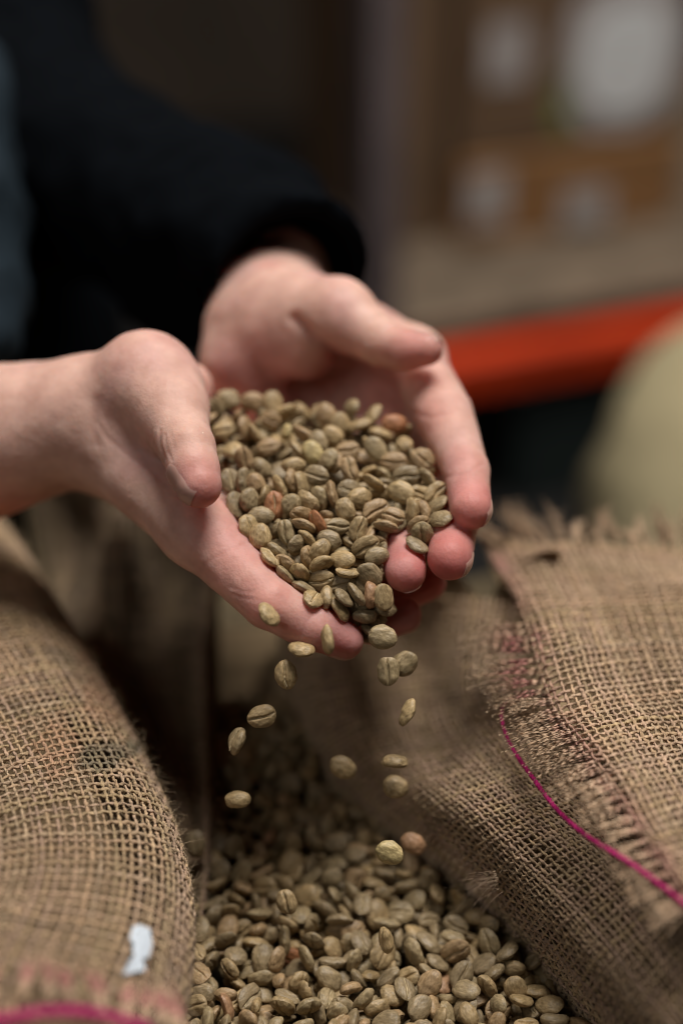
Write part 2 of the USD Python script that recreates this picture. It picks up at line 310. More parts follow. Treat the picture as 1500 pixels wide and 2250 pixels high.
# -- left rim roll
sil = [G(-40, 1120, -424), G(60, 1230, -410), G(180, 1420, -403), G(335, 1700, -403), G(424, 2010, -403), G(402, 2200, -403), G(330, 2420, -403)]
silw = np.array([Cw(W(p)) @ BASIS for p in sil])                      # world-oriented mm about the camera
t = np.r_[0, np.cumsum(np.linalg.norm(np.diff(silw, axis=0), axis=1))]; cs = CubicSpline(t, silw)
prof = [(-30, -95), (-9, -64), (0, -36), (-4, -19), (-16, -8), (-40, -2), (-82, -2), (-130, -8), (-180, -22), (-225, -60), (-245, -110)]
rows = []
for k, tt in enumerate(np.linspace(0, t[-1], 9)):
    c0, tg = cs(tt), cs(tt, 1); tg[2] = 0; tg /= np.linalg.norm(tg); sd = np.cross(tg, [0, 0, 1]); sd *= np.sign(sd[0])
    wob = 1 + 0.10 * math.sin(tt / 60.0)
    rows.append([(c0 + sd * x * wob + np.array([0, 0, z + 30])) @ BASIS.T for x, z in prof])
def wr_left(p):
    w = (meshkit.fbm(p / 55.0, 3, 4) - 0.5) * 9; return UPC[None] * w[..., None] if p.ndim == 2 else UPC * w[..., None]
ROLL = Sheet(rows, wr_left)
def stain_left(p, c):
    q = to_px(p)
    def blob(x, y, rx, ry, seed, a=0):
        dx, dy = q[:, 0] - x, q[:, 1] - y; ca, sa = math.cos(a), math.sin(a); u, w = (dx * ca + dy * sa) / rx, (-dx * sa + dy * ca) / ry
        n = meshkit.fbm(np.stack([q[:, 0] / 38, q[:, 1] / 38, 0 * u + seed], -1), 3, seed)
        return sstep(1.25 - np.sqrt(u * u + w * w) + (n - 0.5) * 1.3, 0.0, 0.5)[:, None]
    for x, y, rx, ry, sd_, a, st in ((235, 1662, 85, 26, 1, -0.12, 1.0), (165, 1470, 60, 22, 6, 0.6, 0.5), (110, 1330, 55, 30, 8, 0.9, 0.5), (60, 1560, 45, 22, 2, 0, 0.35)):
        k_ = 0.5 * st * blob(x, y, rx, ry, sd_, a); c = c * (1 - k_) + np.array([0.03, 0.06, 0.045]) * k_
    for x, y, rx, ry, sd_, a in ((230, 1530, 90, 45, 3, 0.9), (130, 1640, 50, 60, 4, 0.2)):
        b = blob(x, y, rx, ry, sd_, a); c = c * (1 - 0.4 * b) + np.array([0.46, 0.24, 0.14]) * 0.4 * b
    return c
v, f, c, rt_l = weave(ROLL, 3.05, 0.84, stain_left, 1, margin=520)
part("rim_roll_weave", (v, f), M["jute"], sack, smooth=True, colors={"tone": c}, kind="stuff")
part("rim_roll_under_layer", ROLL.mesh(-22.0), M["burlap"], sack, smooth=True)
fibres(sack, rt_l, 14000, 1.5, 5.5, 21)

# -- right inner bank, rolling down to the beans
B = [[(635, 1360, -480), (645, 1330, -425), (760, 1300, -399), (900, 1290, -396), (1060, 1310, -394), (1190, 1330, -383)],
     [(640, 1490, -490), (645, 1450, -430), (760, 1430, -408), (900, 1420, -426), (1040, 1420, -398), (1180, 1420, -398)],
     [(680, 1680, -510), (690, 1640, -450), (790, 1590, -414), (920, 1560, -434), (1040, 1540, -398), (1190, 1530, -383)],
     [(745, 1810, -500), (760, 1780, -462), (850, 1700, -420), (960, 1660, -414), (1090, 1620, -394), (1240, 1590, -384)],
     [(880, 1930, -500), (900, 1885, -462), (960, 1800, -415), (1060, 1750, -397), (1160, 1710, -390), (1310, 1680, -384)],
     [(985, 2020, -500), (1005, 1975, -462), (1070, 1890, -415), (1150, 1830, -397), (1260, 1790, -390), (1420, 1770, -384)],
     [(1130, 2150, -500), (1150, 2105, -462), (1200, 2020, -415), (1280, 1950, -397), (1380, 1890, -390), (1530, 1860, -384)],
     [(1255, 2310, -500), (1275, 2262, -462), (1330, 2170, -415), (1400, 2090, -397), (1490, 2010, -390), (1640, 1960, -384)],
     [(1375, 2460, -500), (1400, 2415, -462), (1450, 2310, -415), (1510, 2240, -397), (1600, 2160, -390), (1750, 2100, -384)]]
def wr_b(p):
    w = (meshkit.fbm(p / 45.0 + 9, 3, 14) - 0.5) * 8; return UPC * w[..., None]
BANK = Sheet([[G(*q) for q in r] for r in B], wr_b)
v, f, c, rt_b = weave(BANK, 3.0, 0.80, None, 2)
part("mouth_wall_weave", (v, f), M["jute"], sack, smooth=True, colors={"tone": c * 0.92}, kind="stuff")
part("mouth_wall_lining", BANK.mesh(24.0), M["burlap"], sack, smooth=True)
fibres(sack, rt_b, 9000, 1.5, 5.0, 22)

# -- right flap folded over, with its frayed hem
C = [[(1060, 1190, -386), (1150, 1180, -380), (1280, 1185, -377), (1400, 1195, -380), (1620, 1220, -392), (1850, 1280, -420), (1950, 1370, -480)],
     [(1105, 1265, -380), (1190, 1250, -374), (1310, 1250, -370), (1430, 1255, -374), (1660, 1280, -388), (1890, 1340, -420), (1990, 1430, -480)],
     [(1150, 1375, -367), (1240, 1350, -361), (1350, 1340, -367), (1470, 1340, -366), (1700, 1360, -384), (1930, 1420, -420), (2030, 1510, -480)],
     [(1190, 1510, -367), (1280, 1480, -361), (1390, 1460, -367), (1510, 1450, -366), (1740, 1460, -384), (1970, 1520, -420), (2070, 1610, -480)],
     [(1240, 1608, -367), (1330, 1580, -361), (1440, 1560, -367), (1560, 1550, -366), (1780, 1560, -384), (2010, 1620, -420), (2110, 1710, -480)],
     [(1300, 1695, -367), (1385, 1670, -361), (1490, 1650, -367), (1610, 1640, -366), (1820, 1650, -384), (2050, 1710, -420), (2150, 1800, -480)],
     [(1365, 1793, -367), (1440, 1770, -361), (1540, 1750, -367), (1660, 1740, -366), (1870, 1750, -384), (2100, 1810, -420), (2200, 1900, -480)],
     [(1450, 1910, -367), (1520, 1885, -361), (1620, 1860, -367), (1740, 1850, -366), (1950, 1860, -384), (2180, 1920, -420), (2280, 2010, -480)],
     [(1560, 2060, -367), (1630, 2030, -361), (1730, 2010, -367), (1850, 2000, -366), (2060, 2010, -384), (2290, 2070, -420), (2390, 2160, -480)]]
def wr_c(p):
    w = (meshkit.fbm(p / 50.0 + 3, 3, 24) - 0.5) * 13; return UPC * w[..., None]
FLAP = Sheet([[G(*q) for q in r] for r in C], wr_c)
def stain_c(p, c):
    q = to_px(p); e = np.array([[1060, 1190], [1150, 1375], [1190, 1510], [1300, 1695], [1450, 1910], [1560, 2060]])
    x0 = np.interp(q[:, 1], e[:, 1], e[:, 0]); b = (sstep(q[:, 0] - x0, 75, 5) * (meshkit.noise(np.stack([q[:, 1] / 40, q[:, 0] / 90, 0 * x0], -1), 3)))[:, None]
    return c * (1 - 0.5 * b) + np.array([0.55, 0.20, 0.22]) * 0.5 * b
v, f, c, rt_c = weave(FLAP, 3.05, 0.86, stain_c, 3, margin=560)
part("rim_flap_weave", (v, f), M["jute"], sack, smooth=True, colors={"tone": c * 1.05}, kind="stuff")
part("rim_flap_under_layer", FLAP.mesh(8.0), M["burlap"], sack, smooth=True)
fibres(sack, rt_c, 13000, 1.5, 5.0, 23)

# -- back left folds and the far wall inside the mouth
def D(px, py, dz): return P(px, py, dz)
E = [[(60, 1060, 250), (180, 1070, 235), (285, 1080, 170), (380, 1100, 215), (448, 1120, 200), (470, 1140, 250)],
     [(100, 1240, 205), (200, 1240, 195), (262, 1250, 125), (370, 1260, 178), (450, 1280, 160), (475, 1300, 220)],
     [(150, 1450, 165), (205, 1450, 118), (290, 1455, 135), (390, 1460, 128), (452, 1470, 118), (478, 1480, 180)],
     [(200, 1650, 130), (280, 1650, 108), (350, 1655, 95), (410, 1660, 92), (455, 1670, 82), (480, 1680, 145)],
     [(260, 1850, 95), (330, 1850, 72), (390, 1855, 62), (430, 1860, 60), (456, 1870, 55), (480, 1880, 115)],
     [(320, 2060, 72), (370, 2060, 52), (405, 2065, 42), (425, 2070, 36), (440, 2075, 34), (460, 2090, 85)],
     [(330, 2260, 60), (370, 2260, 40), (400, 2265, 30), (412, 2270, 22), (420, 2275, 20), (440, 2290, 70)]]
FOLD = Sheet([[D(*q) for q in r] for r in E], lambda p: np.array([0, 0, 1.0]) * ((meshkit.fbm(p / 40 + 1, 3, 34) - 0.5) * 14)[..., None])
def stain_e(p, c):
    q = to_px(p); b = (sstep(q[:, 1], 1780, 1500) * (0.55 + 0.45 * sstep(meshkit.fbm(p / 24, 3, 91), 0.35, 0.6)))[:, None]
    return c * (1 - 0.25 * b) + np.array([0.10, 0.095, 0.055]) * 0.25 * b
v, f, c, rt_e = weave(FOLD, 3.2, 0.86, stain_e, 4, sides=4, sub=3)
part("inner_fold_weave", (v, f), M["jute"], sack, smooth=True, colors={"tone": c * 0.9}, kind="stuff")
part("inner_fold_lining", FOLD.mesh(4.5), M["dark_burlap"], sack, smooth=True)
Hh = [[(300, 1300, 330), (480, 1290, 340), (620, 1290, 320), (760, 1300, 300), (950, 1290, 270), (1100, 1250, 240)],
      [(300, 1450, 270), (480, 1440, 290), (620, 1430, 275), (760, 1430, 250), (950, 1400, 220), (1100, 1350, 200)],
      [(300, 1620, 200), (480, 1600, 230), (620, 1590, 220), (760, 1580, 190), (950, 1540, 170), (1100, 1480, 150)],
      [(300, 1800, 130), (480, 1790, 160), (620, 1760, 150), (760, 1740, 130), (950, 1700, 110), (1100, 1640, 100)]]
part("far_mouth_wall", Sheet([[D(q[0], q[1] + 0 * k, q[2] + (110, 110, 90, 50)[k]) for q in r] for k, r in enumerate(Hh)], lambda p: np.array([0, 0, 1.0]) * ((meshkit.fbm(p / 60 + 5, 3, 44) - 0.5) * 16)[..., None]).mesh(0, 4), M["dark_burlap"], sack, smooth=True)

# -- front left hem, lying on the roll towards the camera
Fh = [[(-80, 2190, -362), (60, 2195, -360), (170, 2210, -361), (280, 2240, -366), (380, 2275, -380), (430, 2310, -405)],
      [(-80, 2290, -360), (60, 2290, -357), (170, 2300, -358), (280, 2320, -364), (390, 2350, -380), (440, 2380, -405)],
      [(-80, 2420, -362), (60, 2420, -357), (170, 2430, -358), (280, 2440, -364), (390, 2470, -382), (440, 2500, -408)],
      [(-80, 2560, -372), (60, 2560, -366), (170, 2570, -366), (280, 2590, -372), (390, 2620, -390), (440, 2640, -415)]]
HEM = Sheet([[G(*q) for q in r] for r in Fh], lambda p: UPC * ((meshkit.fbm(p / 30 + 2, 3, 54) - 0.5) * 6)[..., None])
v, f, c, rt_h = weave(HEM, 3.1, 0.85, lambda p, c: c * 0.75 + np.array([0.50, 0.20, 0.17]) * 0.25, 5, margin=420, sides=5)
part("hem_weave", (v, f), M["jute"], sack, smooth=True, colors={"tone": c}, kind="stuff")
part("hem_under_layer", HEM.mesh(4.5), M["burlap"], sack, smooth=True)

def strands(base, d, n, nrm, length, spread, count, rad, seed, dye, dye_at, droop=0.15, base_w=0.55):
    """one frayed tuft: many thin bent strands fanning from a yarn end"""
    r = np.random.default_rng(seed); out, cols = [], []
    side = np.cross(d, nrm)
    for _ in range(count):
        L = length * r.uniform(0.7, 1.1); s0 = base + side * r.normal(0, base_w) + nrm * r.normal(0, 0.35)
        dd = d + side * r.normal(0, spread) + nrm * r.normal(0.05, spread * 0.6); b1 = side * r.normal(0, 0.12) - nrm * droop * r.uniform(0.2, 1.2)
        tt = np.linspace(0, 1, 7); p = s0 + np.outer(tt * L, dd) + np.outer(tt ** 2 * L, b1) + np.outer(np.sin(tt * r.uniform(2, 4.5) + r.uniform(0, 6)) * 0.14 * tt, side)
        v, f = tube(p, np.repeat(nrm[None], 7, 0), rad * r.uniform(0.7, 1.3) * np.linspace(1.1, 0.55, 7), 4, 5.0, 0.8)
        w = np.exp(-((tt - dye_at) / 0.2) ** 2) * r.uniform(0.4, 1.0); cc = JUTE * np.array([1.5, 1.55, 1.62]) * r.uniform(0.85, 1.2)
        col = cc[None] * (1 - 0.75 * dye[3] * w[:, None]) + np.array(dye[:3])[None] * 0.75 * dye[3] * w[:, None]
        out.append((v, f)); cols.append(np.repeat(col, 4, 0))
    v, f = cat_mesh(out); return W(v), f, np.concatenate(cols)

k = 0
for u in np.arange(66.0, FLAP.LU * 0.95, 4.9):
    p, n, du, dv = FLAP.at(u, 3.2); n = UPC
    q = to_px(p)
    if q[1] > 2300: break
    r = np.random.default_rng(500 + k)
    up_part = q[1] < 1540
    L = (22 if up_part else 17 if q[1] < 1720 else 13) * r.uniform(0.85, 1.2)
    d = np.array([-0.97, 0, 0]) + BASIS @ np.array([0, 0.12 if up_part else -0.22, -0.26]) + du * r.normal(0, 0.10); d /= np.linalg.norm(d)
    dye = (0.62, 0.08, 0.18, 1.0) if 1400 < q[1] < 1540 else (0.62, 0.27, 0.26, 0.6)
    v, f, c = strands(p + n * 1.0, d, None, n, L + 2, 0.10, 24, 0.26, 600 + k, dye, 0.45 if up_part else 0.12, 0.10, 0.75)
    part("fringe_tuft", (v, f), M["fringe"], sack, smooth=True, colors={"tone": c}); k += 1
for u in np.arange(3.0, HEM.LV * 0.9, 7.6):
    p, n, du, dv = HEM.at(1.0, u); n = n if n @ UPC > 0 else -n
    r = np.random.default_rng(800 + k)
    d = -du * 0.95 + dv * r.normal(0, 0.12) + n * 0.05; d /= np.linalg.norm(d)
    v, f, c = strands(p + UPC * 3, d, None, n, r.uniform(16, 22), 0.08, 20, 0.42, 900 + k, (0.62, 0.11, 0.19, 1.1), 0.6)
    part("fringe_tuft", (v, f), M["fringe"], sack, smooth=True, colors={"tone": c}); k += 1
# ragged upper back edge of the flap
for v0 in np.arange(4.0, FLAP.LV * 0.85, 4.4):
    p, n, du, dv = FLAP.at(1.0, v0); n = n if n @ UPC > 0 else -n; r = np.random.default_rng(1000 + k)
    d = -du * 0.8 + n * r.uniform(0.1, 0.9) + dv * r.normal(-0.25, 0.3); d /= np.linalg.norm(d)
    v, f, c = strands(p, d, None, n, r.uniform(10, 26), 0.14, 16, 0.34, 1100 + k, (0.5, 0.3, 0.2, 0.2), 0.5)
    part("fringe_tuft", (v, f), M["fringe"], sack, smooth=True, colors={"tone": c}); k += 1
def yarn(pts, rad, m, name, ply=2, pitch=4.0, parent=None, vary=0.0):
    pts = np.array(pts); t = np.r_[0, np.cumsum(np.linalg.norm(np.diff(pts, axis=0), axis=1))]; s = np.arange(0, t[-1], 0.5); p = CubicSpline(t, pts)(s)
    tg = np.gradient(p, axis=0); tg /= np.linalg.norm(tg, axis=1, keepdims=True); b = np.cross(tg, UPC); b /= np.linalg.norm(b, axis=1, keepdims=True); n = np.cross(b, tg); out = []
    for j in range(ply):
        a = s / pitch * 2 * np.pi + j * 2 * np.pi / ply
        wob = meshkit.noise(np.stack([s / 5, 0 * s + j, 0 * s], -1), 3)
        c = p + (b * np.cos(a)[:, None] + n * np.sin(a)[:, None]) * rad * 0.55
        out.append(tube(c, n, rad * (0.55 + 0.25 * wob) * (1 - vary + vary * 1.6 * sstep(s, 0, 45)), 7, 6, 0.9))
    v, f = cat_mesh(out); part(name, (W(v), f), m, parent, smooth=True); return np.hstack([p, n])
mag = [(1112, 1545, -374), (1103, 1556, -378), (1102, 1580, -380), (1118, 1630, -384), (1160, 1695, -382), (1220, 1775, -377), (1300, 1845, -370), (1380, 1895, -363), (1450, 1945, -363), (1520, 2000, -360), (1600, 2075, -360)]
yarn([G(*q) for q in mag], 0.72, M["magenta"], "stitch_yarn", parent=sack, vary=0.5)
mag2 = [(-60, 2240, -357), (20, 2238, -355), (90, 2226, -354), (170, 2224, -355), (250, 2238, -359), (330, 2262, -368)]
yarn([G(*q) for q in mag2], 1.5, M["magenta"], "stitch_yarn", parent=sack)
# frayed knot where the mouth wall meets the beans
kp = G(1090, 1945, -412)
for j in range(3):
    d = np.array([-0.85, -0.30 + 0.14 * j, -0.22]); d /= np.linalg.norm(d)
    v, f, c = strands(kp + np.array([0, j * 2.0, 0]), d, None, UPC, 14, 0.34, 16, 0.07, 1300 + j, (0.3, 0.12, 0.1, 0.5), 0.6, 0.35, 1.6)
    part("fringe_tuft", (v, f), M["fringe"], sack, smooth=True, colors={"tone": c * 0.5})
# sack body below the rim, resting on the floor
part("sack_body", sack_solid((0.0, 0.43, 0.0), 0.30, 0.25, 0.675, 5, 0.02), M["burlap"], sack, smooth=True)

# white torn scrap on the roll
r = np.random.default_rng(5)
ang = np.linspace(0, 2 * np.pi, 40, endpoint=False)
sc = [(285, 2052), (300, 2043), (318, 2056), (320, 2085), (322, 2110), (308, 2118), (305, 2140), (285, 2150), (262, 2148), (272, 2135), (284, 2118), (280, 2098), (290, 2085), (280, 2072)]
def on_sheet(sh, px):
    u, v = np.meshgrid(np.linspace(0, sh.LU, 260), np.linspace(0, sh.LV, 200), indexing="ij"); p, n, _, _ = sh.at(u, v); n = np.where((n @ UPC)[..., None] > 0, n, -n)
    q = to_px(p); d = (q[..., 0] - px[0]) ** 2 + (q[..., 1] - px[1]) ** 2 + p[..., 2] * 0.5; i = np.unravel_index(np.argmin(d), d.shape); return p[i], n[i]
pts = [on_sheet(ROLL, q) for q in sc]; ctr, cn = on_sheet(ROLL, (298, 2095))
top = np.array([p + n * (2.6 + 0.8 * r.random()) for p, n in pts]); ce = np.array([ctr + cn * 3.2]); bot = top - cn * 0.35; ce2 = ce - cn * 0.35; N = len(top)
V = np.vstack([top, bot, ce, ce2]); F = []
for j in range(N):
    j2 = (j + 1) % N; F += [(j, j2, 2 * N), (N + j2, N + j, 2 * N + 1), (j, N + j, N + j2), (j, N + j2, j2)]
sp_ = part("paper_scrap", (W(V), np.array(F)), M["scrap"], label="torn white scrap lying on the left burlap roll", cat="scrap")

#@@PERSON
# ------------------------------------------------------------------ the person: hands, arms, jacket
def surface_nets(f, org, h):
    s = f < 0; nx, ny, nz = f.shape
    cnt = sum(s[a:nx - 1 + a, b:ny - 1 + b, c:nz - 1 + c].astype(np.int8) for a in (0, 1) for b in (0, 1) for c in (0, 1))
    I = np.argwhere((cnt > 0) & (cnt < 8)); idx = -np.ones((nx - 1, ny - 1, nz - 1), np.int64); idx[tuple(I.T)] = np.arange(len(I))
    acc, num = np.zeros((len(I), 3)), np.zeros((len(I), 1))
    cor = [(a, b, c) for a in (0, 1) for b in (0, 1) for c in (0, 1)]
    val = {o: f[I[:, 0] + o[0], I[:, 1] + o[1], I[:, 2] + o[2]] for o in cor}
    for o in cor:
        for k in range(3):
            if o[k] == 0:
                o2 = tuple(1 if j == k else o[j] for j in range(3)); a, b = val[o], val[o2]; m = (a < 0) != (b < 0)
                t = np.where(m, a / np.where(m, a - b, 1), 0); q = np.tile(np.array(o, float), (len(I), 1)); q[:, k] += t
                acc += np.where(m[:, None], q, 0); num += m[:, None]
    v = org + (I + acc / np.maximum(num, 1)) * h; F = []
    for k in range(3):
        e = [slice(1, -1)] * 3; e[k] = slice(0, -1); e2 = list(e); e2[k] = slice(1, None)
        a, b = s[tuple(e)], s[tuple(e2)]; j1, j2 = (k + 1) % 3, (k + 2) % 3
        for flip, msk in ((0, a & ~b), (1, ~a & b)):
            q = np.argwhere(msk); o = np.ones(3, int); o[k] = 0; q = q + o
            def at(d1, d2):
                z = q.copy(); z[:, j1] -= d1; z[:, j2] -= d2; return idx[tuple(z.T)]
            A, B_, C_, D_ = at(1, 1), at(0, 1), at(0, 0), at(1, 0)
            F.append(np.concatenate([np.stack([A, B_, C_], 1), np.stack([A, C_, D_], 1)]) if not flip else np.concatenate([np.stack([A, C_, B_], 1), np.stack([A, D_, C_], 1)]))
    F = np.concatenate(F); return v, F[(F >= 0).all(1)]

class Vol:
    def __init__(s, lo, hi, h):
        s.org, s.h = np.array(lo, float), h; s.n = np.ceil((np.array(hi) - lo) / h).astype(int) + 1
        s.f = np.full(s.n, 30.0, np.float32)
    def new(s): return np.full(s.n, 30.0, np.float32)
    def cone(s, F, a, b, ra, rb, k):
        """smooth union of a tapered round bone into F"""
        a, b = np.array(a, float), np.array(b, float); pad = k + 7
        lo = np.minimum(a - ra, b - rb) - pad; hi = np.maximum(a + ra, b + rb) + pad
        i0 = np.clip(np.floor((lo - s.org) / s.h).astype(int), 0, s.n); i1 = np.clip(np.ceil((hi - s.org) / s.h).astype(int) + 1, 0, s.n)
        if (i1 <= i0).any(): return
        ax = [(s.org[j] + np.arange(i0[j], i1[j]) * s.h).astype(np.float32) for j in range(3)]
        X, Y, Z = np.meshgrid(*ax, indexing="ij", sparse=True); d = (b - a); L2 = max(d @ d, 1e-6)
        t = ((X - a[0]) * d[0] + (Y - a[1]) * d[1] + (Z - a[2]) * d[2]) / L2; t = t + 0 * (X + Y + Z)
        # shift along the axis so that the radius is measured square to the cone's flank
        L = math.sqrt(L2); sl = (ra - rb) / L if L > 1e-3 else 0.0
        dist2 = (X - a[0]) ** 2 + (Y - a[1]) ** 2 + (Z - a[2]) ** 2; q2 = np.maximum(dist2 - t * t * L2, 0)
        t = np.clip(t - np.sqrt(q2) * sl / L, 0, 1)
        dd = np.sqrt((X - a[0] - t * d[0]) ** 2 + (Y - a[1] - t * d[1]) ** 2 + (Z - a[2] - t * d[2]) ** 2) - (ra + (rb - ra) * t)
        sl_ = tuple(slice(i0[j], i1[j]) for j in range(3)); F[sl_] = smin(F[sl_], dd.astype(np.float32), k)
    def sample(s, p, order=1):
        return map_coordinates(s.f, ((np.asarray(p) - s.org) / s.h).T, order=order, mode="nearest")
    def grad(s, p, e=0.8):
        g = np.stack([s.sample(p + np.eye(3)[k] * e) - s.sample(p - np.eye(3)[k] * e) for k in range(3)], -1)
        return g / (np.linalg.norm(g, axis=-1, keepdims=True) + 1e-9)
def smin(a, b, k):
    if k <= 0: return np.minimum(a, b)
    h = np.maximum(k - np.abs(a - b), 0) / k; return np.minimum(a, b) - h * h * k * 0.25

def hand(vol, palm, fingers, kp=9.0, kf=8.0, kd=1.2):
    """palm: bones blended freely; fingers: chains of (point, radius), the first bone blended into the palm, the rest kept apart"""
    F = vol.new()
    for a, b, ra, rb in palm: vol.cone(F, a, b, ra, rb, kp)
    for ch in fingers: vol.cone(F, ch[0][0], ch[1][0], ch[0][1], ch[1][1], kf)
    tips = vol.new()
    for ch in fingers:
        one = vol.new()
        for (a, ra), (b, rb) in zip(ch[1:-1], ch[2:]): vol.cone(one, a, b, ra, rb, 2.0)
        tips = smin(tips, one, 0.8)
    # each finger's own joint between its first and second bone stays smooth: the shared sphere carries it
    vol.f = smin(F, tips, kd)
    return vol

# right hand: bare forearm from the left edge, thumb towards the camera
RH = Vol((-232, -82, 485), (45, 92, 640), 0.74)
r_palm = [(P(-330, 1035, 95), P(205, 918, 58), 43, 24.0), (P(205, 918, 58), P(285, 930, 50), 24, 20),
          (P(318, 832, 42), P(345, 860, 38), 18.5, 17.5), (P(250, 905, 55), P(318, 850, 45), 20, 17), (P(330, 850, 42), P(375, 900, 26), 17, 13),
          (P(245, 975, 52), P(432, 1165, 20), 18.5, 12.8), (P(255, 1000, 66), P(490, 1180, 44), 17.5, 12.5), (P(265, 980, 84), P(545, 1120, 68), 17, 12.5),
          (P(260, 930, 96), P(590, 1050, 88), 17, 12), (P(400, 900, 62), P(415, 850, 70), 11, 10)]
r_f = [[(P(372, 905, 26), 13.2), (P(412, 985, 7), 10.4), (P(424, 1030, 1), 9.3), (P(437, 1066, -3), 8.4)],
       [(P(432, 1165, 20), 12.6), (P(590, 1325, 2), 9.7), (P(688, 1378, 3), 8.5), (P(757, 1408, 8), 7.0)],
       [(P(490, 1170, 44), 12.4), (P(690, 1318, 32), 9.4), (P(812, 1366, 28), 8.2), (P(886, 1352, 30), 7.1)],
       [(P(545, 1110, 68), 12.0), (P(760, 1275, 54), 9.0), (P(870, 1308, 50), 8.0), (P(942, 1282, 50), 6.8)],
       [(P(590, 1050, 88), 11.5), (P(745, 1190, 76), 8.2), (P(805, 1230, 70), 7.2), (P(850, 1230, 66), 6.2)]]
hand(RH, r_palm, r_f)
# left hand: comes out of the dark cuff, thumb on top, palm open
LH = Vol((-66, -52, 505), (75, 118, 690), 0.95)
l_palm = [(P(572, 735, 97), P(665, 760, 88), 17.5, 14.5), (P(600, 560, 175), P(590, 690, 128), 27, 26), (P(590, 690, 128), P(600, 720, 118), 25, 22), (P(600, 688, 98), P(650, 690, 92), 20.5, 18), (P(650, 690, 94), P(745, 690, 76), 17, 14),
          (P(522, 720, 105), P(516, 800, 100), 15, 13.5), (P(516, 800, 100), P(620, 940, 108), 13.5, 13), (P(700, 690, 112), P(908, 785, 92), 15.5, 12.4), (P(640, 740, 128), P(850, 850, 114), 15, 12.5),
          (P(610, 780, 130), P(790, 910, 122), 15, 12.5), (P(590, 800, 126), P(715, 950, 118), 15, 12), (P(850, 760, 106), P(800, 720, 98), 9, 9)]
l_f = [[(P(742, 690, 76), 13.6), (P(838, 752, 62), 9.6), (P(885, 768, 57), 8.6), (P(936, 768, 52), 6.7)],
       [(P(912, 790, 90), 12.0), (P(974, 912, 58), 12.0), (P(1024, 1035, 30), 8.8), (P(1034, 1118, 12), 7.9)],
       [(P(855, 860, 114), 12.2), (P(950, 1030, 68), 9.8), (P(1000, 1145, 27), 8.8), (P(988, 1226, 8), 8.4)],
       [(P(790, 915, 120), 11.8), (P(850, 1085, 68), 9.2), (P(886, 1195, 25), 8.4), (P(890, 1256, 10), 7.8)],
       [(P(712, 950, 116), 11.0), (P(775, 1095, 74), 8.2), (P(822, 1170, 42), 7.2), (P(845, 1196, 30), 6.4)]]
hand(LH, l_palm, l_f)

PALE = np.array([0.585, 0.355, 0.285]); RED = np.array([0.49, 0.15, 0.135]); MAUVE = np.array([0.50, 0.265, 0.245])
def skin_mesh(vol, lines, flush):
    v, f = surface_nets(vol.f, vol.org, vol.h)
    for _ in range(2): v = v - vol.grad(v) * vol.sample(v)[:, None]
    n = vol.grad(v)
    v = v + n * ((meshkit.fbm(v / 9.0, 3, 7) - 0.5) * 0.7 + (meshkit.fbm(v / 3.0, 2, 8) - 0.5) * 0.16)[:, None]
    n = vol.grad(v)
    q = to_px(v); vis = (n * v).sum(-1) < 0
    disp = np.zeros(len(v)); dark = np.zeros(len(v))
    for pts, depth, width, dz0, dz1 in lines:
        pts = np.array(pts, float); best = np.full(len(v), 1e9)
        for a, b in zip(pts[:-1], pts[1:]):
            d = b - a; tt = np.clip(((q - a) @ d) / (d @ d), 0, 1); best = np.minimum(best, np.linalg.norm(q - a - tt[:, None] * d, axis=1))
        mm = best * 0.00032 * v[:, 2]; ok = vis & (v[:, 2] > FOCUS + dz0) & (v[:, 2] < FOCUS + dz1)
        disp -= ok * depth * 0.6 * (np.exp(-(mm / width) ** 2) - 0.12 * np.exp(-((mm - 2.4 * width) / width) ** 2))
        dark = np.maximum(dark, ok * min(depth, 1) * np.exp(-(mm / width) ** 2))
    v = v + n * disp[:, None]
    w = np.zeros(len(v))
    for px, py, dz, rad, amt in flush:
        d = np.linalg.norm(v - P(px, py, dz), axis=1); w = np.maximum(w, amt * sstep(d, rad, rad * 0.25))
    mott = meshkit.fbm(v / 14.0, 3, 17); w = np.clip(w * (0.75 + 0.5 * mott), 0, 1)
    c = PALE * (1 - w[:, None]) + RED * w[:, None]
    m2 = sstep(meshkit.fbm(v / 20.0 + 5, 3, 27), 0.45, 0.75)[:, None] * 0.45; c = c * (1 - m2) + MAUVE * m2
    c = c * (1 - 0.25 * dark[:, None]) + RED * 0.12 * dark[:, None]
    return v, f, c
r_lines = [([(215, 930), (235, 962), (290, 1004), (345, 1048), (392, 1092)], 0.5, 0.9, -30, 70), ([(352, 945), (350, 975), (362, 1008)], 0.35, 0.5, -30, 40), ([(362, 955), (366, 985), (378, 1012)], 0.30, 0.45, -30, 40),
           ([(340, 955), (338, 985), (350, 1010)], 0.25, 0.5, -30, 40), ([(374, 950), (384, 985)], 0.22, 0.45, -30, 40), ([(330, 960), (328, 990)], 0.2, 0.5, -30, 40), ([(418, 835), (442, 858), (458, 880)], 0.4, 1.0, 40, 90),
           ([(290, 1115), (340, 1165), (420, 1235), (470, 1275)], 0.4, 1.5, 0, 80), ([(505, 1290), (530, 1300), (560, 1300)], 0.3, 0.5, -30, 40), ([(510, 1305), (540, 1315), (570, 1318)], 0.3, 0.5, -30, 40),
           ([(660, 1400), (672, 1370), (690, 1345)], 0.25, 0.5, -30, 40), ([(212, 880), (206, 930), (214, 975)], 0.7, 2.0, 0, 90)]
r_lines += [([(470 + 9 * k, 1262 + 9 * k), (492 + 9 * k, 1252 + 9 * k), (520 + 10 * k, 1256 + 8 * k)], 0.05, 0.4, -30, 40) for k in range(7)]
r_lines += [([(336 + 7 * k, 940 + 2 * k), (333 + 7 * k, 975 + k), (345 + 7 * k, 1012)], 0.12, 0.35, -30, 40) for k in range(8)]
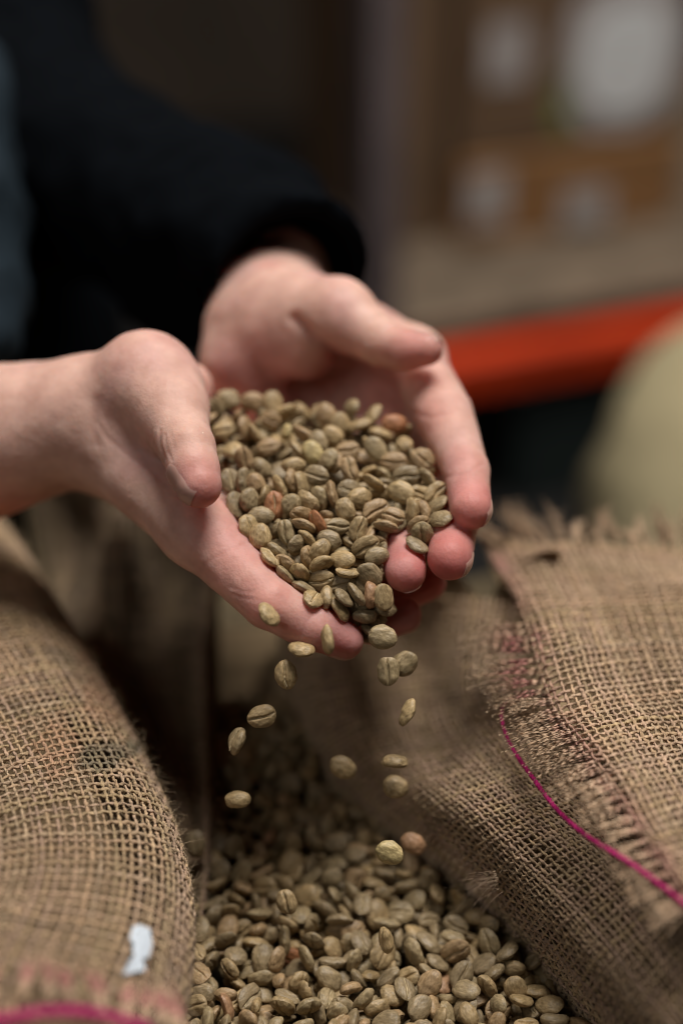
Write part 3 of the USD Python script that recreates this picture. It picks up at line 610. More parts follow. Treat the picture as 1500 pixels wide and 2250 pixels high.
r_lines += [([(740, 1372), (748, 1405), (738, 1440)], 0.15, 0.35, -30, 30), ([(640, 1345), (655, 1372), (650, 1402)], 0.18, 0.4, -30, 30), ([(560, 1185), (500, 1210), (440, 1245)], 0.22, 0.8, -30, 40)]
r_flush = [(437, 1085, -8, 22, 0.62), (757, 1408, 5, 24, 0.85), (690, 1370, 0, 20, 0.5), (590, 1300, -5, 20, 0.45), (885, 1352, 25, 26, 0.95), (800, 1366, 22, 24, 0.8), (942, 1282, 45, 26, 0.9), (455, 860, 55, 18, 0.45), (490, 1130, 25, 22, 0.55), (850, 1230, 60, 30, 0.9), (540, 1210, 10, 26, 0.55), (0, 1050, 80, 45, 0.25)]
l_lines = [([(648, 700), (690, 742), (735, 780), (775, 803)], 2.8, 2.0, 30, 130), ([(735, 825), (775, 815), (800, 800)], 0.9, 1.2, 30, 140), ([(780, 840), (800, 828), (815, 815)], 0.5, 0.9, 30, 140), ([(826, 625), (834, 645), (842, 662)], 0.5, 0.9, 20, 120), ([(815, 700), (840, 688), (862, 692)], 0.45, 0.8, 20, 100), ([(850, 722), (880, 714), (905, 720)], 0.3, 0.7, 20, 100),
           ([(905, 905), (945, 918), (990, 905)], 0.4, 0.9, 10, 80), ([(970, 1050), (1010, 1042), (1060, 1020)], 0.4, 0.7, -10, 40), ([(955, 1170), (1000, 1160), (1040, 1165)], 0.35, 0.6, -20, 40), ([(600, 590), (570, 620), (545, 665)], 0.4, 1.6, 40, 140), ([(830, 860), (860, 885), (880, 915)], 0.8, 1.4, 40, 140)]
l_flush = [(940, 768, 48, 24, 0.55), (1034, 1118, 8, 27, 0.75), (1020, 1040, 20, 20, 0.45), (988, 1226, 4, 26, 0.95), (890, 1256, 5, 25, 0.95), (845, 1196, 26, 24, 0.95), (1000, 1150, 20, 20, 0.7), (610, 800, 90, 32, 0.5), (540, 850, 90, 26, 0.6), (700, 790, 95, 28, 0.5), (850, 860, 95, 30, 0.5), (760, 790, 75, 20, 0.55), (600, 580, 100, 16, 0.6), (940, 930, 50, 22, 0.35)]
rv, rf, rc = skin_mesh(RH, r_lines, r_flush); lv, lf, lc = skin_mesh(LH, l_lines, l_flush)

# arms and torso inside the clothes: one low-resolution frame of the same body
ELB_L, SHO_L = P(60, 330, 300), P(-140, -420, 400); ELB_R, SHO_R = P(-720, 1110, 125), P(-700, -250, 330)
BODY = Vol((-430, -420, 530), (140, 520, 1500), 8.0)
bones = [(P(-60, 975, 76), P(-330, 1035, 95), 32.8, 42.2), (P(-330, 1035, 95), ELB_R, 42.2, 44), (P(598, 600, 160), ELB_L, 27, 42)]
WU = UPC                                                             # world up, camera frame
HIP = np.array([-300.0, -60, 1010]); NECK = (SHO_L + SHO_R) / 2 + WU * 40
def fill(k, F, grow):
    for a, b, ra, rb in [(ELB_L, SHO_L, 44 + grow, 58 + grow), (SHO_L, SHO_R, 58 + grow, 58 + grow), (NECK, HIP, 95 + grow, 120 + grow), (SHO_L, HIP + np.array([60, 0, 0]), 60 + grow, 100 + grow), (SHO_R, HIP - np.array([60, 0, 0]), 60 + grow, 100 + grow)]: BODY.cone(F, a, b, ra, rb, k)
F = BODY.new(); BODY.cone(F, ELB_R, SHO_R, 43, 56, 20)
for b in bones: BODY.cone(F, *b, 20)
fill(30, F, 0)
bv, bf = surface_nets(F, BODY.org, BODY.h); bv -= 0
bc = np.tile(PALE, (len(bv), 1))
hv, hf = cat_mesh([(rv, rf), (lv, lf), (bv, bf)])
person = thing("person", "person in a dark jacket holding out both cupped hands full of beans", "person")
part("body", (W(hv), hf), M["skin"], person, smooth=True, colors={"tone": np.concatenate([rc, lc, bc])})

# clothes
JK = Vol((-460, -420, 540), (150, 520, 1500), 5.0); BODY_ = BODY; BODY = JK; F = JK.new()
CUFF = P(640, 655, 132)
JK.cone(F, CUFF, P(470, 520, 200), 43.5, 51, 25); JK.cone(F, P(470, 520, 200), ELB_L, 50, 60, 25)
fill(35, F, 10); JK.cone(F, ELB_R + (SHO_R - ELB_R) * 0.12, SHO_R, 62, 70, 20)
ax = [JK.org[j] + np.arange(JK.n[j]) * JK.h for j in range(3)]; X, Y, Z = np.meshgrid(*ax, indexing="ij", sparse=True)
nz = meshkit.fbm(np.stack(np.broadcast_arrays(X / 60, Y / 45, Z / 60), -1), 3, 61); F = F + ((nz - 0.5) * 26).astype(np.float32)
# the cuff: cut square to the forearm and opened
dc = CUFF - P(470, 520, 200); dc /= np.linalg.norm(dc); along = (X - CUFF[0]) * dc[0] + (Y - CUFF[1]) * dc[1] + (Z - CUFF[2]) * dc[2]
rr = np.sqrt((X - CUFF[0] - along * dc[0]) ** 2 + (Y - CUFF[1] - along * dc[1]) ** 2 + (Z - CUFF[2] - along * dc[2]) ** 2)
near = (rr < 75) & (along > -20)
F = np.where(near, np.maximum(F, along - 2), F); F = np.where((rr < 60) & (along > -26), np.maximum(F, 38 - rr), F).astype(np.float32)
jv, jf = surface_nets(F, JK.org, JK.h)
part("jacket", (W(jv), jf), M["jacket"], person, smooth=True)
SH = Vol((-360, 0, 600), (-100, 470, 1080), 5.0); F = SH.new()
for a, b in ((P(-190, -450, 400), P(-112, 200, 235)), (P(-112, 200, 235), P(-92, 470, 200)), (P(-92, 470, 200), P(-90, 740, 172))): SH.cone(F, a, b, 33, 31, 10)
sv, sf = surface_nets(F + ((meshkit.fbm(np.stack(np.meshgrid(*[(SH.org[j] + np.arange(SH.n[j]) * SH.h) / 28 for j in range(3)], indexing="ij"), -1), 3, 71) - 0.5) * 22).astype(np.float32), SH.org, SH.h)
part("shirt_front", (W(sv), sf), M["denim"], person, smooth=True)
LEG = Vol((-560, -1000, 850), (-60, 60, 1750), 10.0); F = LEG.new()
for sx in (-80, 80):
    h0 = HIP + np.array([sx, 0, 0]); k0 = h0 - WU * 420; a0 = h0 - WU * 800
    LEG.cone(F, h0, k0, 100, 68, 30); LEG.cone(F, k0, a0, 66, 52, 20)
tv, tf = surface_nets(F, LEG.org, LEG.h); tw = W(tv); tw[:, 2] = np.maximum(tw[:, 2], 0.03)
part("trousers", (tw, tf), M["trousers"], person, smooth=True)

def nail(vol, tip, axis, dorsal, length, width, back=2.0):
    """a nail grown on the finger: a curved plate laid on the skin"""
    axis = np.array(axis, float); axis /= np.linalg.norm(axis); dorsal = np.array(dorsal, float); dorsal -= axis * (dorsal @ axis); dorsal /= np.linalg.norm(dorsal); lat = np.cross(axis, dorsal)
    ns, nt = 15, 13; s_, t_ = np.linspace(0, 1, ns), np.linspace(-1, 1, nt); pts, edge = [], []
    for s0 in s_:
        wd = width / 2 * min(1, math.sqrt(max(1 - (max(0, 0.35 - s0) / 0.35) ** 2 * 0.75, 0.05))) * (1 - 0.12 * max(0, (s0 - 0.8) / 0.2))
        for t0 in t_:
            pts.append(tip + axis * (back - length + length * s0 + 0.9 * s0 * (1 - t0 * t0)) + lat * t0 * wd + dorsal * 13); edge.append(max(abs(t0), 1 - 6 * s0))
    p = np.array(pts); edge = np.array(edge)
    for _ in range(60): p = p - dorsal * np.minimum(vol.sample(p), 1.0)[:, None] * 0.6
    n = vol.grad(p, 1.6); p = p + n * (0.4 - 0.48 * np.clip(edge, 0, 1) ** 4)[:, None]
    i = np.arange(ns * nt).reshape(ns, nt); q = np.stack([i[:-1, :-1], i[1:, :-1], i[1:, 1:], i[:-1, 1:]], -1).reshape(-1, 4); f = np.vstack([q[:, [0, 1, 2]], q[:, [0, 2, 3]]])
    b = p - n * 0.7; m = len(p); rim = np.r_[i[0, :], i[1:, -1], i[-1, -2::-1], i[-2:0:-1, 0]]; r2 = np.roll(rim, -1)
    F_ = np.vstack([f, f[:, ::-1] + m, np.stack([rim, rim + m, r2], 1), np.stack([r2, rim + m, r2 + m], 1)])
    part("nail", (W(np.vstack([p, b])), F_), M["nail"], person, smooth=60)
def ax_of(ch): return ch[3][0] - ch[2][0]
nail(RH, r_f[0][3][0], ax_of(r_f[0]), (-0.93, -0.1, -0.45), 15.5, 10.8, 6.0)
nail(RH, r_f[1][3][0], ax_of(r_f[1]), (-0.3, -0.85, 0.15), 10, 8.5, 5)
nail(RH, r_f[2][3][0], ax_of(r_f[2]), (0.1, -0.95, 0.1), 10, 8.5, 5)
nail(LH, l_f[0][3][0], ax_of(l_f[0]), (0.1, 0.97, 0.25), 12, 9.5, 5)
nail(LH, l_f[1][3][0], ax_of(l_f[1]), (0.9, 0.1, 0.55), 10.5, 9, 5)
nail(LH, l_f[2][3][0], ax_of(l_f[2]), (0.85, 0.1, 0.6), 10.5, 9, 5)
nail(LH, l_f[3][3][0], ax_of(l_f[3]), (0.3, -0.1, 0.9), 10, 8.5, 5)

#@@BEANS
# ------------------------------------------------------------------ green coffee beans
def bean_mesh(seed, sub=4):
    r = np.random.default_rng(seed); m = trimesh.creation.icosphere(sub, 1.0); u = np.array(m.vertices)
    L, Wd, H = 4.85 * r.uniform(0.92, 1.08), 3.85 * r.uniform(0.9, 1.1), 2.4 * r.uniform(0.85, 1.2)
    amp, fr, ph = r.uniform(0.1, 0.45), r.uniform(0.5, 0.9), r.uniform(0, 6)
    if seed % 8 == 7: Wd, H = 3.0, 2.9           # a peaberry, nearly round
    x, y = L * np.sign(u[:, 0]) * np.abs(u[:, 0]) ** 0.92, Wd * u[:, 1]
    rad2 = u[:, 0] ** 2 + u[:, 1] ** 2
    zt = H * np.maximum(u[:, 2], 0) ** 0.9
    flat = -(1.15 + 0.25 * r.random()) * (1 - np.clip(rad2, 0, 1) ** 2.2); zb = np.where(u[:, 2] < 0, flat, 0)
    z = np.where(u[:, 2] >= 0, zt, zb)
    yc = amp * np.sin(x * fr + ph) + 0.2 * r.normal()
    env = np.clip(1 - (np.abs(x) / (L * 0.98)) ** 4, 0, 1)
    lo = u[:, 2] < 0.05
    g = np.exp(-((y - yc) / 0.30) ** 2); sh = np.exp(-((np.abs(y - yc) - 1.0) / 0.7) ** 2)
    z = z + np.where(lo, (0.95 * g - 0.13 * sh) * env, 0)
    p = np.stack([x, y * (1 - 0.07 * r.uniform(-1, 1) * x / L), z + 0.012 * r.uniform(-2, 3) * x * x], 1)
    n = np.array(m.vertex_normals)
    p = p + n * ((meshkit.fbm(p / 2.6 + seed * 3.7, 2, seed) - 0.5) * 0.95 + (meshkit.fbm(p / np.array([1.1, 0.8, 0.8]) + seed, 3, seed + 50) - 0.5) * 0.13)[:, None]
    xs = np.linspace(-L * 0.8, L * 0.8, 22); yy = np.interp(xs, np.sort(x), (amp * np.sin(x * fr + ph))[np.argsort(x)]); yy = amp * np.sin(xs * fr + ph) + (yc - amp * np.sin(x * fr + ph))[0]
    wd = 0.16 * (0.5 + meshkit.noise(np.stack([xs, 0 * xs, 0 * xs + seed], 1), seed)) * np.sqrt(np.clip(1 - (xs / L) ** 2, 0.05, 1)); zz = -0.42 - 0.35 * meshkit.noise(np.stack([xs * 1.3, 0 * xs, 0 * xs], 1), seed + 2)
    top = np.stack([xs, yy - wd, zz], 1); bo = np.stack([xs, yy + wd, zz - 0.1], 1); th = np.array([0, 0, 0.25]); V = np.vstack([top, bo, top + th, bo + th]); k = len(xs); i = np.arange(k - 1)
    def qd(a, b, c, d): return np.vstack([np.stack([a, b, c], 1), np.stack([a, c, d], 1)])
    Fs = np.vstack([qd(i, i + k, i + k + 1, i + 1), qd(i + 2 * k, i + 2 * k + 1, i + 3 * k + 1, i + 3 * k), qd(i, i + 1, i + 2 * k + 1, i + 2 * k), qd(i + k, i + 3 * k, i + 3 * k + 1, i + k + 1)])
    return p, np.array(m.faces), V, Fs

TONES = [(0.300, 0.243, 0.137), (0.258, 0.218, 0.132), (0.330, 0.265, 0.145), (0.225, 0.190, 0.117), (0.365, 0.300, 0.168), (0.295, 0.225, 0.130), (0.278, 0.238, 0.143), (0.30, 0.150, 0.075), (0.39, 0.345, 0.18), (0.30, 0.195, 0.115)]
def bean_mat(i, col):
    c = np.array(col) * (1.08, 0.935, 0.82)
    return mat(f"bean_tone_{i}", {"g": ("texture_coordinate", {}), "n": ("noise_texture", {"scale": 330, "detail": 5, "roughness": 0.65, "distortion": 0.6}), "mp": ("mapping", {"scale": (0.45, 1.0, 1.0)}) ,
        "r": ("rgb_ramp", {"ramp": [(0.25, tuple(c * 0.5)), (0.45, tuple(c * 0.93)), (0.58, tuple(c * 1.08)), (0.69, tuple(np.minimum(c * np.array([1.45, 1.42, 1.5]), 1)))]}),
        "n2": ("noise_texture", {"scale": 1300, "detail": 4, "roughness": 0.7}), "r2": ("rgb_ramp", {"ramp": [(0.36, (0.74, 0.73, 0.70)), (0.64, (1.25, 1.25, 1.28))]}), "m2": ("mix_color", {"blend_type": "multiply", "fac": 1.0}), "b": ("bump", {"strength": 0.7, "distance": 0.0004}),
        "p": ("principled_bsdf", {"roughness": 0.43, "specular_ior_level": 0.4})},
        [("g.object", "mp.vector"), ("mp.vector", "n.vector"), ("mp.vector", "n2.vector"), ("n.fac", "r.fac"), ("n2.fac", "r2.fac"), ("r.color", "m2.a"), ("r2.color", "m2.b"), ("m2.result", "p.base_color"), ("n2.fac", "b.height"), ("b.normal", "p.normal")])
BM = [bean_mat(i, c) for i, c in enumerate(TONES)]
M["silverskin"] = plain("silverskin", (0.42, 0.33, 0.19), 0.7, 0.2, 0.4, 900)
NV = 16
SHAPES = [bean_mesh(100 + i) for i in range(NV)]
stage.CreateClassPrim("/bean_kinds"); kinds = {}
def kind_path(shape, tone):
    if (shape, tone) not in kinds:
        path = f"/bean_kinds/bean_{shape}_{tone}"; UsdGeom.Xform.Define(stage, path); p, f, V, Fs = SHAPES[shape]
        usdkit.mesh(stage, path + "/bean_body", (p / 1000, f), BM[tone], smooth=True); usdkit.mesh(stage, path + "/silverskin", (V / 1000, Fs), M["silverskin"])
        kinds[(shape, tone)] = path
    return kinds[(shape, tone)]

def frame(ang, face, r, tilt=22):
    """rotation whose columns are the bean's long axis, width and dome direction in the camera frame.
    ang: the long axis in the picture (degrees, clockwise); face: F flat side seen, D dome seen, S edge seen, E end seen"""
    a = math.radians(ang); l = np.array([math.cos(a), -math.sin(a), 0]); view = np.array([0, 0, -1.0])
    if face == "F": d = -view
    elif face == "D": d = view
    elif face == "E": d = view
    else: d = np.cross(l, view) * (1 if r.random() < 0.5 else -1); d = d * 0.9 + view * r.choice([-0.45, 0.3]) + np.array([0, 0.25, 0])
    if face == "E": l = l * 0.45 + view * 0.9
    l = l / np.linalg.norm(l); d = d - l * (d @ l); d /= np.linalg.norm(d); w = np.cross(d, l)
    Rm = np.stack([l, w, d], 1); ax = r.normal(size=3); ax /= np.linalg.norm(ax); t = math.radians(r.uniform(-tilt, tilt))
    K = np.array([[0, -ax[2], ax[1]], [ax[2], 0, -ax[0]], [-ax[1], ax[0], 0]])
    return (np.eye(3) + math.sin(t) * K + (1 - math.cos(t)) * K @ K) @ Rm
def rand_rot(r, n):
    q = r.normal(size=(n, 4)); q /= np.linalg.norm(q, axis=1, keepdims=True); w, x, y, z = q.T
    return np.stack([np.stack([1 - 2 * (y * y + z * z), 2 * (x * y - z * w), 2 * (x * z + y * w)], -1), np.stack([2 * (x * y + z * w), 1 - 2 * (x * x + z * z), 2 * (y * z - x * w)], -1), np.stack([2 * (x * z - y * w), 2 * (y * z + x * w), 1 - 2 * (x * x + y * y)], -1)], 1)
LOCAL = np.array([[3.0, 0, 0.5], [-3.0, 0, 0.5], [0, 1.5, 0.5], [0, -1.5, 0.5]]); SR = 1.95
def settle(pos, rot, scale, hold, iters, pull=None, vols=(), pullw=0.0, seed=0):
    """push overlapping beans apart (each a rigid cluster of four balls), keep them out of the hands, drift them gently along pull"""
    n = len(pos); home = pos.copy(); c = LOCAL.mean(0); loc = LOCAL - c; cen = pos + np.einsum("nij,j->ni", rot, c) * scale[:, None]; home_c = cen.copy()
    own = np.repeat(np.arange(n), 4); rad = np.repeat(SR * scale, 4); mob = np.repeat(1 - hold, 4)
    for it in range(iters):
        X = cen[:, None] + np.einsum("nij,kj->nki", rot, loc) * scale[:, None, None]; X = X.reshape(-1, 3); X0 = X.copy()
        pr = cKDTree(X).query_pairs(2 * SR * 1.15, output_type="ndarray"); a, b = pr[:, 0], pr[:, 1]; k = own[a] != own[b]; a, b = a[k], b[k]
        d = X[b] - X[a]; L = np.linalg.norm(d, axis=1) + 1e-6; ov = rad[a] + rad[b] - L; k = ov > 0; a, b, d, L, ov = a[k], b[k], d[k], L[k], ov[k]
        ws = mob[a] + mob[b] + 1e-6; mv = d / L[:, None] * (ov * 0.5)[:, None]
        acc = np.zeros_like(X); np.add.at(acc, a, -mv * (mob[a] / ws)[:, None]); np.add.at(acc, b, mv * (mob[b] / ws)[:, None]); X = X + np.clip(acc, -1.2, 1.2)
        for v_ in vols:
            s_ = v_.sample(X) - rad; k = s_ < 0
            if k.any(): X[k] -= v_.grad(X[k], 1.0) * (np.maximum(s_[k], -1.5))[:, None] * 0.8 * np.maximum(mob[k], 0.35)[:, None]
        Xr = X.reshape(n, 4, 3); c2 = Xr.mean(1); A = np.einsum("nki,kj->nij", Xr - c2[:, None], loc)
        A = A + 1e-3 * rot + 2.0 * scale[:, None, None] * rot * np.array([0, 0, 1.0])
        U, S, Vt_ = np.linalg.svd(A); dt = np.sign(np.linalg.det(U @ Vt_)); U[:, :, 2] *= dt[:, None]; R2 = U @ Vt_
        cen = c2 + (home_c - c2) * pullw
        if pull is not None and it < iters - 15: cen = cen + pull * (1 - hold)[:, None]
        rot = R2
    return cen - np.einsum("nij,j->ni", rot, c) * scale[:, None], rot

# ---- the heap in the hands: beans one can tell apart first, the rest packed between and below them
HEAP = """465 897 20 F 4|500 878 0 D 6|452 925 -20 S 4|490 945 -10 F 2|535 940 60 S 5|562 952 60 S 0|510 987 60 E 4|537 1008 80 F 5|590 980 -20 F 5|630 950 10 E 8|625 910 -40 S 2|595 922 10 F 5|598 884 80 D 0|555 882 20 D 5|655 990 55 S 0|688 995 55 D 8|665 957 30 S 5|700 970 60 D 1|575 1028 55 D 1|508 1058 70 F 3|537 1060 100 S 3|560 1062 40 D 5|645 1024 10 D 0|640 1055 70 S 0|617 1070 75 S 2|663 1063 75 S 0|693 1045 10 F 1|580 1092 110 S 0|602 1110 80 F 7|516 1112 80 D 5|547 1098 80 D 1|642 1110 100 D 6|672 1105 60 D 0|700 1096 80 D 6|725 1010 100 D 6|570 1137 0 D 1|775 895 20 E 6|748 930 75 D 0|730 958 40 D 2|718 912 70 D 5|790 935 -40 S 0|820 915 -60 S 0|867 930 10 D 7|836 953 15 S 2|825 985 50 D 6|888 977 80 E 0|762 990 -20 F 5|768 1030 60 F 5|727 1013 80 D 0|864 1015 5 F 5|928 1008 40 F 5|892 1045 -10 F 3|937 1050 55 S 1|820 1058 25 S 2|769 1078 0 F 3|790 1095 -30 D 2|730 1085 80 S 5|882 1080 5 D 4|956 1085 -40 F 0|925 1085 20 F 0|962 1115 -15 S 0|758 1120 80 D 0|825 1120 -35 F 5|905 1122 100 S 0|924 1125 30 F 0|862 1137 20 F 5|848 1158 0 S 5|977 1148 0 E 2|918 1154 -30 F 6|928 1180 65 F 6|915 1208 50 S 6|740 1156 0 F 1|785 1160 110 F 0|803 1203 -30 F 0|826 1220 15 D 1|753 1230 5 D 2|763 1256 0 S 2|811 1261 40 D 3|752 1283 -10 F 3|815 1307 90 S 9|840 1310 80 D 0|753 1313 25 D 3|777 1310 50 S 3|745 1333 50 D 5|541 1164 70 F 2|573 1178 60 D 2|630 1168 85 F 6|663 1132 10 F 5|610 1210 30 S 1|573 1254 110 F 4|622 1244 25 F 5|610 1272 30 D 6|656 1265 80 D 2|655 1307 30 F 4|680 1335 -40 S 2|716 1321 -60 S 0|705 1275 -20 F 0|700 1240 -20 D 2|700 1215 -50 D 0|660 1200 15 D 3|677 1187 10 D 2|650 1230 30 D 1|676 1222 90 F 5|720 1190 10 D 3|665 1157 5 S 5|697 1150 60 F 7"""
def heap_dz(px, py):
    base = np.interp(py, [860, 1000, 1150, 1250, 1350], [66, 38, 15, 6, 0])
    return base - 7 * np.exp(-((px - 700) / 170) ** 2 - ((py - 1050) / 130) ** 2) + np.clip((py - 1200) / 40, 0, 1) * 0
r = np.random.default_rng(77); pos, rot, hold, tone, scl, big = [], [], [], [], [], []
for e in HEAP.split("|"):
    px, py, an, fc, tn = e.split(); px, py = float(px), float(py)
    pos.append(P(px, py, heap_dz(px, py) + r.uniform(-1.5, 1.5))); rot.append(frame(float(an), fc, r)); hold.append(0.92); tone.append(int(tn)); scl.append(r.uniform(0.94, 1.10)); big.append(1)
from shapely.geometry import Polygon, Point
from shapely.prepared import prep
poly = prep(Polygon([(440, 890), (480, 870), (600, 868), (700, 872), (800, 874), (835, 895), (885, 915), (920, 985), (965, 1070), (985, 1120), (975, 1150), (930, 1160), (880, 1150), (850, 1180), (835, 1240), (850, 1320), (800, 1325), (745, 1330), (680, 1325), (630, 1295), (580, 1255), (600, 1200), (545, 1150), (510, 1110), (505, 1060), (490, 990), (450, 930)]))
nrm = np.array([0, math.sin(math.radians(48)), -math.cos(math.radians(48))])      # square to the heap's slope
for layer, (stp, off) in enumerate(((36, -5.5), (37, -11.0), (42, -16.0))):
    for py in np.arange(870, 1340, stp * 0.62):
        for px in np.arange(440, 990, stp * 1.25):
            x, y = px + r.uniform(-16, 16), py + r.uniform(-10, 10)
            if poly.contains(Point(x, y)):
                pos.append(P(x, y, heap_dz(x, y)) + nrm * (off + r.uniform(-1.5, 1.5))); rot.append(rand_rot(r, 1)[0]); hold.append(0.0); tone.append(int(r.choice([0, 0, 1, 2, 3, 5, 6]))); scl.append(r.uniform(0.92, 1.06)); big.append(0)
pos, rot, hold, scl = np.array(pos), np.array(rot), np.array(hold), np.array(scl)
inside = np.minimum(RH.sample(pos), LH.sample(pos)); keep = (inside > -2.0) | (np.array(big) == 1)
pos, rot, hold, scl = pos[keep], rot[keep], hold[keep], scl[keep]; tone = list(np.array(tone)[keep]); big = list(np.array(big)[keep])
pos, rot = settle(pos, rot, scl, hold, 90, pull=-nrm * 0.05, vols=(RH, LH), pullw=0.01)
hp, hr, hs, ht = pos, rot, scl, tone

# ---- falling beans (true depth chosen so that each hangs in the stream below the fingertips)
FALL = [(588, 1353, 55, "S", 4, -12, "pale bean tumbling past the inner side of the lower index finger"), (722, 1405, 86, "S", 4, -12, "upright bean just in front of the lower index fingertip"),
    (662, 1430, 15, "S", 2, -4, "bean dropping just below the lower index finger, left of the upright one"), (840, 1400, 12, "D", 6, -4, "rounded bean in mid-air under the tip of the lower middle finger"),
    (628, 1483, 78, "F", 2, -2, "tan bean falling against the dark, groove towards the viewer"), (575, 1575, -20, "F", 0, 2, "broad bean with a slanting groove falling over the dark mouth"),
    (516, 1627, 112, "S", 1, 4, "narrow greyish bean falling over the dark, leftmost high in the stream"), (853, 1475, 85, "F", 6, 8, "left one of the two pale beans falling side by side"),
    (889, 1458, -50, "D", 6, 12, "right one of the two pale beans falling side by side"), (898, 1567, -65, "S", 4, 6, "slender pale bean falling steeply below the pair"),
    (867, 1676, -10, "S", 0, 12, "curved bean falling in front of the brown cloth, edge towards the viewer"), (753, 1686, 25, "D", 0, 26, "small blurred bean falling in front of the light fold edge"),
    (869, 1730, 15, "D", 0, 22, "rounded bean falling right under the curved one"), (523, 1757, -8, "D", 4, 12, "pale oval bean falling just above the beans in the sack"),
    (855, 1873, 25, "D", 8, 4, "yellow-green bean falling in front of the dark corner of the mouth"), (908, 1855, 20, "D", 9, 30, "blurred orange-brown bean falling beside the yellow-green one"),
    (630, 1983, 70, "F", 0, 14, "striped bean falling close above the sack beans, left of centre"), (845, 2068, 86, "S", 2, 6, "upright pale bean dropping onto the sack beans"),
    (428, 1855, 80, "F", 3, 45, "dim bean falling close to the left inner fold"), (640, 2110, 10, "D", 5, -2, None)][:19]
fp = np.array([P(a, b, dz) for a, b, _, _, _, dz, _ in FALL]); fr_ = np.array([frame(an, fc, r, 12) for _, _, an, fc, _, _, _ in FALL])

# ---- the beans in the sack
mouth = Polygon([(395, 2420), (375, 2300), (400, 2180), (425, 2050), (440, 1930), (458, 1800), (462, 1640), (500, 1560), (650, 1560), (705, 1690), (770, 1790), (905, 1890), (1010, 1985), (1160, 2120), (1290, 2290), (1350, 2420)]).buffer(22)
mp = prep(mouth); sp2, sr2 = [], []
for layer, z0 in enumerate((-448.0, -454.0, -460.0)):
    for y in np.arange(260, 640, 7.0):
        for x in np.arange(-110, 170, 9.7):
            w = np.array([x + r.uniform(-3, 3) + 4 * (layer % 2), y + r.uniform(-2.2, 2.2), z0 - 0.35 * max(0, y - 455) + 10 * (meshkit.fbm(np.array([[x / 60, y / 60, 2.0]]), 2, 5)[0] - 0.5) + r.uniform(-2.6, 2.6)])
            c_ = w @ BASIS.T; q = to_px(c_)
            if mp.contains(Point(q[0], q[1])): sp2.append(c_); sr2.append(rand_rot(r, 1)[0])
sp2, sr2 = np.array(sp2), np.array(sr2); ss = r.uniform(0.96, 1.18, len(sp2))
sp2, sr2 = settle(sp2, sr2, ss, np.zeros(len(sp2)), 45, pull=-UPC * 0.05, pullw=0.01)
st_ = r.choice([0, 0, 1, 2, 3, 3, 5, 6, 6], len(sp2)); odd = r.random(len(sp2)); st_[odd < 0.005] = 7; st_[odd > 0.99] = 9

def put_bean(p, Rm, s, tone, label, group=None):
    path = free("/World", "coffee_bean"); x = UsdGeom.Xform.Define(stage, path)
    A = (Rm * np.array([1, -1, 1]) * s).T @ BASIS; w = W(p)                                   # rows: the bean's axes in the world
    x.AddTransformOp().Set(Gf.Matrix4d(*A[0], 0, *A[1], 0, *A[2], 0, *w, 1))
    x.GetPrim().GetReferences().AddInternalReference(kind_path(int(r.integers(NV)), int(tone))); x.GetPrim().SetInstanceable(True)
    data(x.GetPrim(), label, "coffee bean", group)
# which of them show: a coarse depth buffer in the picture
allp = np.vstack([hp, fp, sp2]); depth = np.full((2250 // 8 + 2, 1500 // 8 + 2), 1e9); who = -np.ones(depth.shape, int); q = to_px(allp)
for v_ in (rv, lv):
    qq = (to_px(v_) / 8).astype(int); k = (qq[:, 0] >= 0) & (qq[:, 1] >= 0) & (qq[:, 0] < depth.shape[1]) & (qq[:, 1] < depth.shape[0]); np.minimum.at(depth, (qq[k, 1], qq[k, 0]), v_[k, 2])
for i in np.argsort(allp[:, 2]):
    x, y = q[i] / 8; rr_ = 3.3 / (0.00032 * allp[i, 2]) / 8; k = int(rr_) + 1
    for a in range(int(y) - k, int(y) + k + 1):
        for b in range(int(x) - k, int(x) + k + 1):
            if 0 <= a < depth.shape[0] and 0 <= b < depth.shape[1] and (a + .5 - y) ** 2 + (b + .5 - x) ** 2 < rr_ * rr_ and allp[i, 2] < depth[a, b]: depth[a, b] = allp[i, 2]; who[a, b] = i
cnt = np.bincount(who[who >= 0].ravel(), minlength=len(allp))
nh, nf = len(hp), len(fp)
for i, e in enumerate(FALL): put_bean(fp[i], fr_[i], 1.08, e[4], e[6])
special = {7: "reddish brown bean in the heap held in the hands", 8: "pale yellow-green rounded bean in the heap held in the hands", 9: "tan-brown bean standing upright by the ring fingertip"}
TW = ["olive", "grey-green", "light tan-olive", "dark olive", "pale", "brownish", "greyish", "red-brown", "yellow-green", "tan-brown"]; FW_ = {"F": "grooved side up", "D": "round back up", "S": "on edge", "E": "end on"}
picks = [e.split() for e in HEAP.split("|")]
def heap_label(i):
    if i < len(picks) and big[i]:
        px, py, an, fc, tn = picks[i]; px, py = float(px), float(py)
        a = "back" if py < 985 else "middle" if py < 1130 else "front"; b = "left" if px < 610 else "centre" if px < 780 else "right"
        return f"{TW[int(tn)]} coffee bean, {FW_[fc]}, {a} {b} of the heap in the hands", f"{TW[int(tn)]} beans, {FW_[fc]}, {a} {b} of the heap"
    return "green coffee bean half hidden between the upper beans of the heap in the hands", "beans half hidden in the heap"
def sack_label(j):
    x, y = to_px(sp2[j]); a = "front" if y > 2080 else "middle" if y > 1930 else "back"; b = "left" if x < 620 else "centre" if x < 860 else "right"
    up = (sr2[j][:, 2] @ UPC); fc = "F" if up < -0.6 else "D" if up > 0.6 else "S"
    return f"{TW[st_[j]]} coffee bean, {FW_[fc]}, {a} {b} of the open sack", f"{TW[st_[j]]} beans, {FW_[fc]}, {a} {b} of the sack"
order = np.argsort(-cnt); room = 300 - nf; stuff = []
